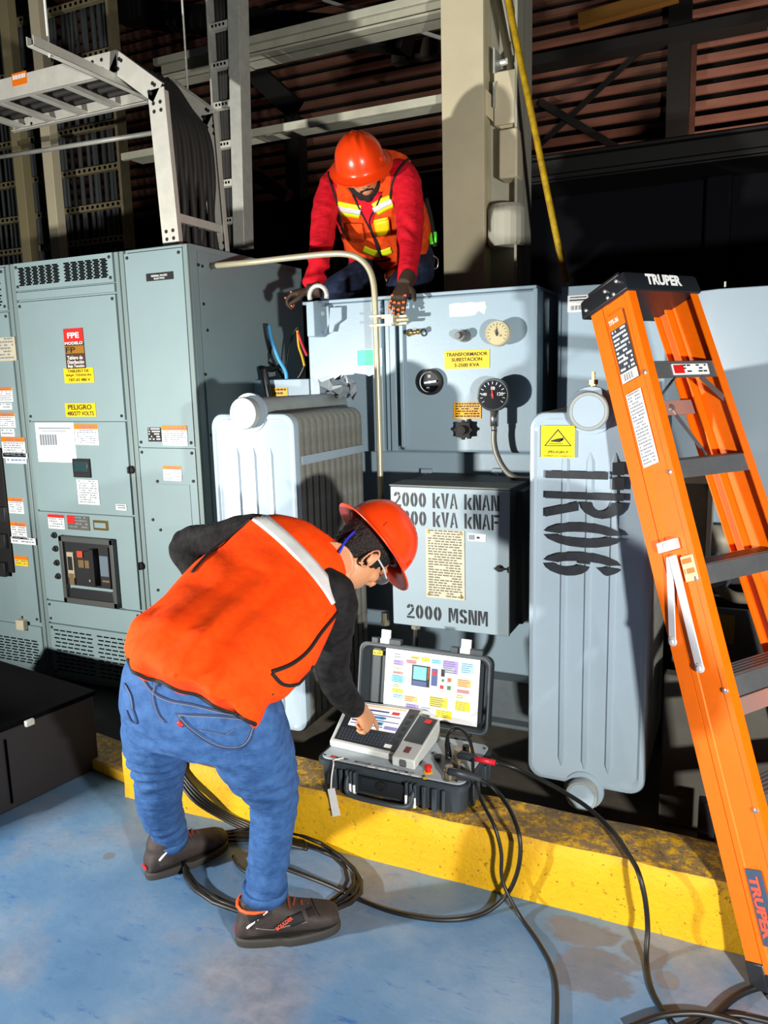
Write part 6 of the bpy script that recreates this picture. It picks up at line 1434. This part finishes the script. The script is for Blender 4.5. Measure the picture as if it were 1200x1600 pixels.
strip('lime_strip', [(527, 324), (545, 328), (563, 331)], 20, K2, LIME, v2, nl=12); strip('silver_strip', [(527, 324.5), (545, 328), (564, 331)], 8, K2, REFL, v2, nl=12, lift=.006)
strip('lime_strip', [(586, 327), (600, 319), (612, 314)], 20, K2, LIME, v2, nl=12); strip('silver_strip', [(584, 328), (600, 319.5), (612, 314)], 8, K2, REFL, v2, nl=12, lift=.006)
strip('lime_strip', [(568, 388), (590, 396), (612, 390)], 10, K2, LIME, v2, nl=12)
cord('vest_zip', [(552, 304), (562, 325), (575, 350), (590, 380), (597, 402)], .006, K2, PIPB, v2); cord('vest_zip', [(596, 306), (587, 325), (578, 345), (584, 370), (594, 398)], .005, K2, PIPB, v2)
cord('vest_binding', [(512, 252), (514, 275), (521, 300), (530, 330), (534, 352), (542, 368)], .006, K2+['jer'], PIPB, v2)
cord('vest_binding', [(638, 248), (622, 268), (613, 290), (610, 312)], .006, K2+['jer'], PIPB, v2)
cord('vest_binding', [(566, 402), (590, 408), (610, 404)], .005, K2, PIPB, v2)
g = [[(585+x*22-y*0+y*4, 346+y*22-x*5) for x in (0, .25, .5, .75, 1)] for y in (0, .25, .5, .75, 1)]
bd = drape('badge', g, K2, YEL, v2, .010)
g = [[(586+x*20+y*0, 342+y*4-x*5) for x in (0, .5, 1)] for y in (0, 1)]; drape('badge_clip', g, K2, LIME, v2, .014)
g = [[(541+x*26+y*4, 348+y*26-x*0) for x in (0, .25, .5, .75, 1)] for y in (0, .33, .66, 1)]; drape('chest_pocket', g, K2, VESTD, v2, .010)
cord('pocket_seam', [(541, 348), (567, 350), (571, 374), (546, 374), (541, 348)], .0022, K2, mat('dark_orange_seam', (150, 50, 12), .8), v2, lift=.008)
# trousers
m = MB()
rl(m, [((548, 398), (672, 392), 3.92, 3.90, .12), ((540, 420), (680, 412), 4.0, 3.98, .12)])
ball(m, pel+V((0, .06, .02)), .15)
limb(m, [(pel+V((-.10, 0, 0)), .11), (q(572, 428, 3.74), .085), (kA, .075)]); limb(m, [(pel+V((.12, 0, 0)), .11), (q(652, 425, 3.76), .085), (kB, .075)])
limb(m, [(kA, .068), (fA, .05)]); limb(m, [(kB, .068), (fB, .05)])
tro = blob(m, 'trousers', NAVY, w2, .010, 8, n_disp=lambda c, n: noise.noise(c*12)*.008)
m = MB()
for f_ in (fA, fB): ball(m, f_+V((0, .10, -.01)), 0, (X_*.045, Y_*.12, Z_*.045))
blob(m, 'boots', BOOT, w2, .01, 3)
# gloves
GLV = mat('brown_work_glove', (58, 40, 28), .7, var=.3, vscale=40, bump=.2, bscale=200); GO = mat('orange_glove_dot', (236, 120, 60), .6)
def glove(w_, fd_, bn_, side, curl, s, thumb):
    m = MB(); t = hand(m, w_, fd_, bn_, side, curl, s, .05, thumb); m.tube([w_-fd_.normalized()*.05, w_+fd_.normalized()*.01], [.036, .034], 16)
    gl_ = blob(m, 'glove', GLV, w2, .0042, 2); m = MB()
    for pts, n in t:
        for k_ in (1, 2, 3, 4):
            a = pts[k_]; d = (pts[k_]-pts[k_-1]).normalized(); sd = d.cross(n).normalized()
            nn = sd.cross(d).normalized(); nn = nn if nn.dot(FW) < 0 else -nn
            m.obox(a+nn*.0098*s, d*.004, sd*.0065, nn*.0022)
    m.build('knuckle_pad', GO, gl_)
glove(V((wR.x+.0, 3.235, ZTT+.045)), V((-.10, -.62, -.78)), V((0, -.78, .62)), -1, [14, 16, 16, 16], 1.0, (.8, .1))
glove(V((wL.x-.0, 3.25, ZTT+.045)), V((-.95, -.30, -.1)), V((-.1, -.2, 1)), -1, [48, 50, 50, 46], 1.02, (.5, .6))
m = MB(); c = q(677, 372, 3.8); m.obox(c, X_*.018, Y_*.01, Z_*.03); m.build('green_tag', mat('neon_green', (90, 250, 40), .5), w2, bevel=.006)
m = MB(); m.tube(smooth_path([q(666, 310, 3.8), q(674, 345, 3.8), q(680, 385, 3.8)], 4), .012, 8); m.build('harness_strap', PIPB, w2, smooth=True)
m = MB(); m.tube(smooth_path([q(676, 400, 3.85), q(684, 405, 3.85), q(683, 418, 3.85), q(676, 420, 3.85)], 4), .004, 6); m.build('carabiner', CHROME, w2, smooth=True)
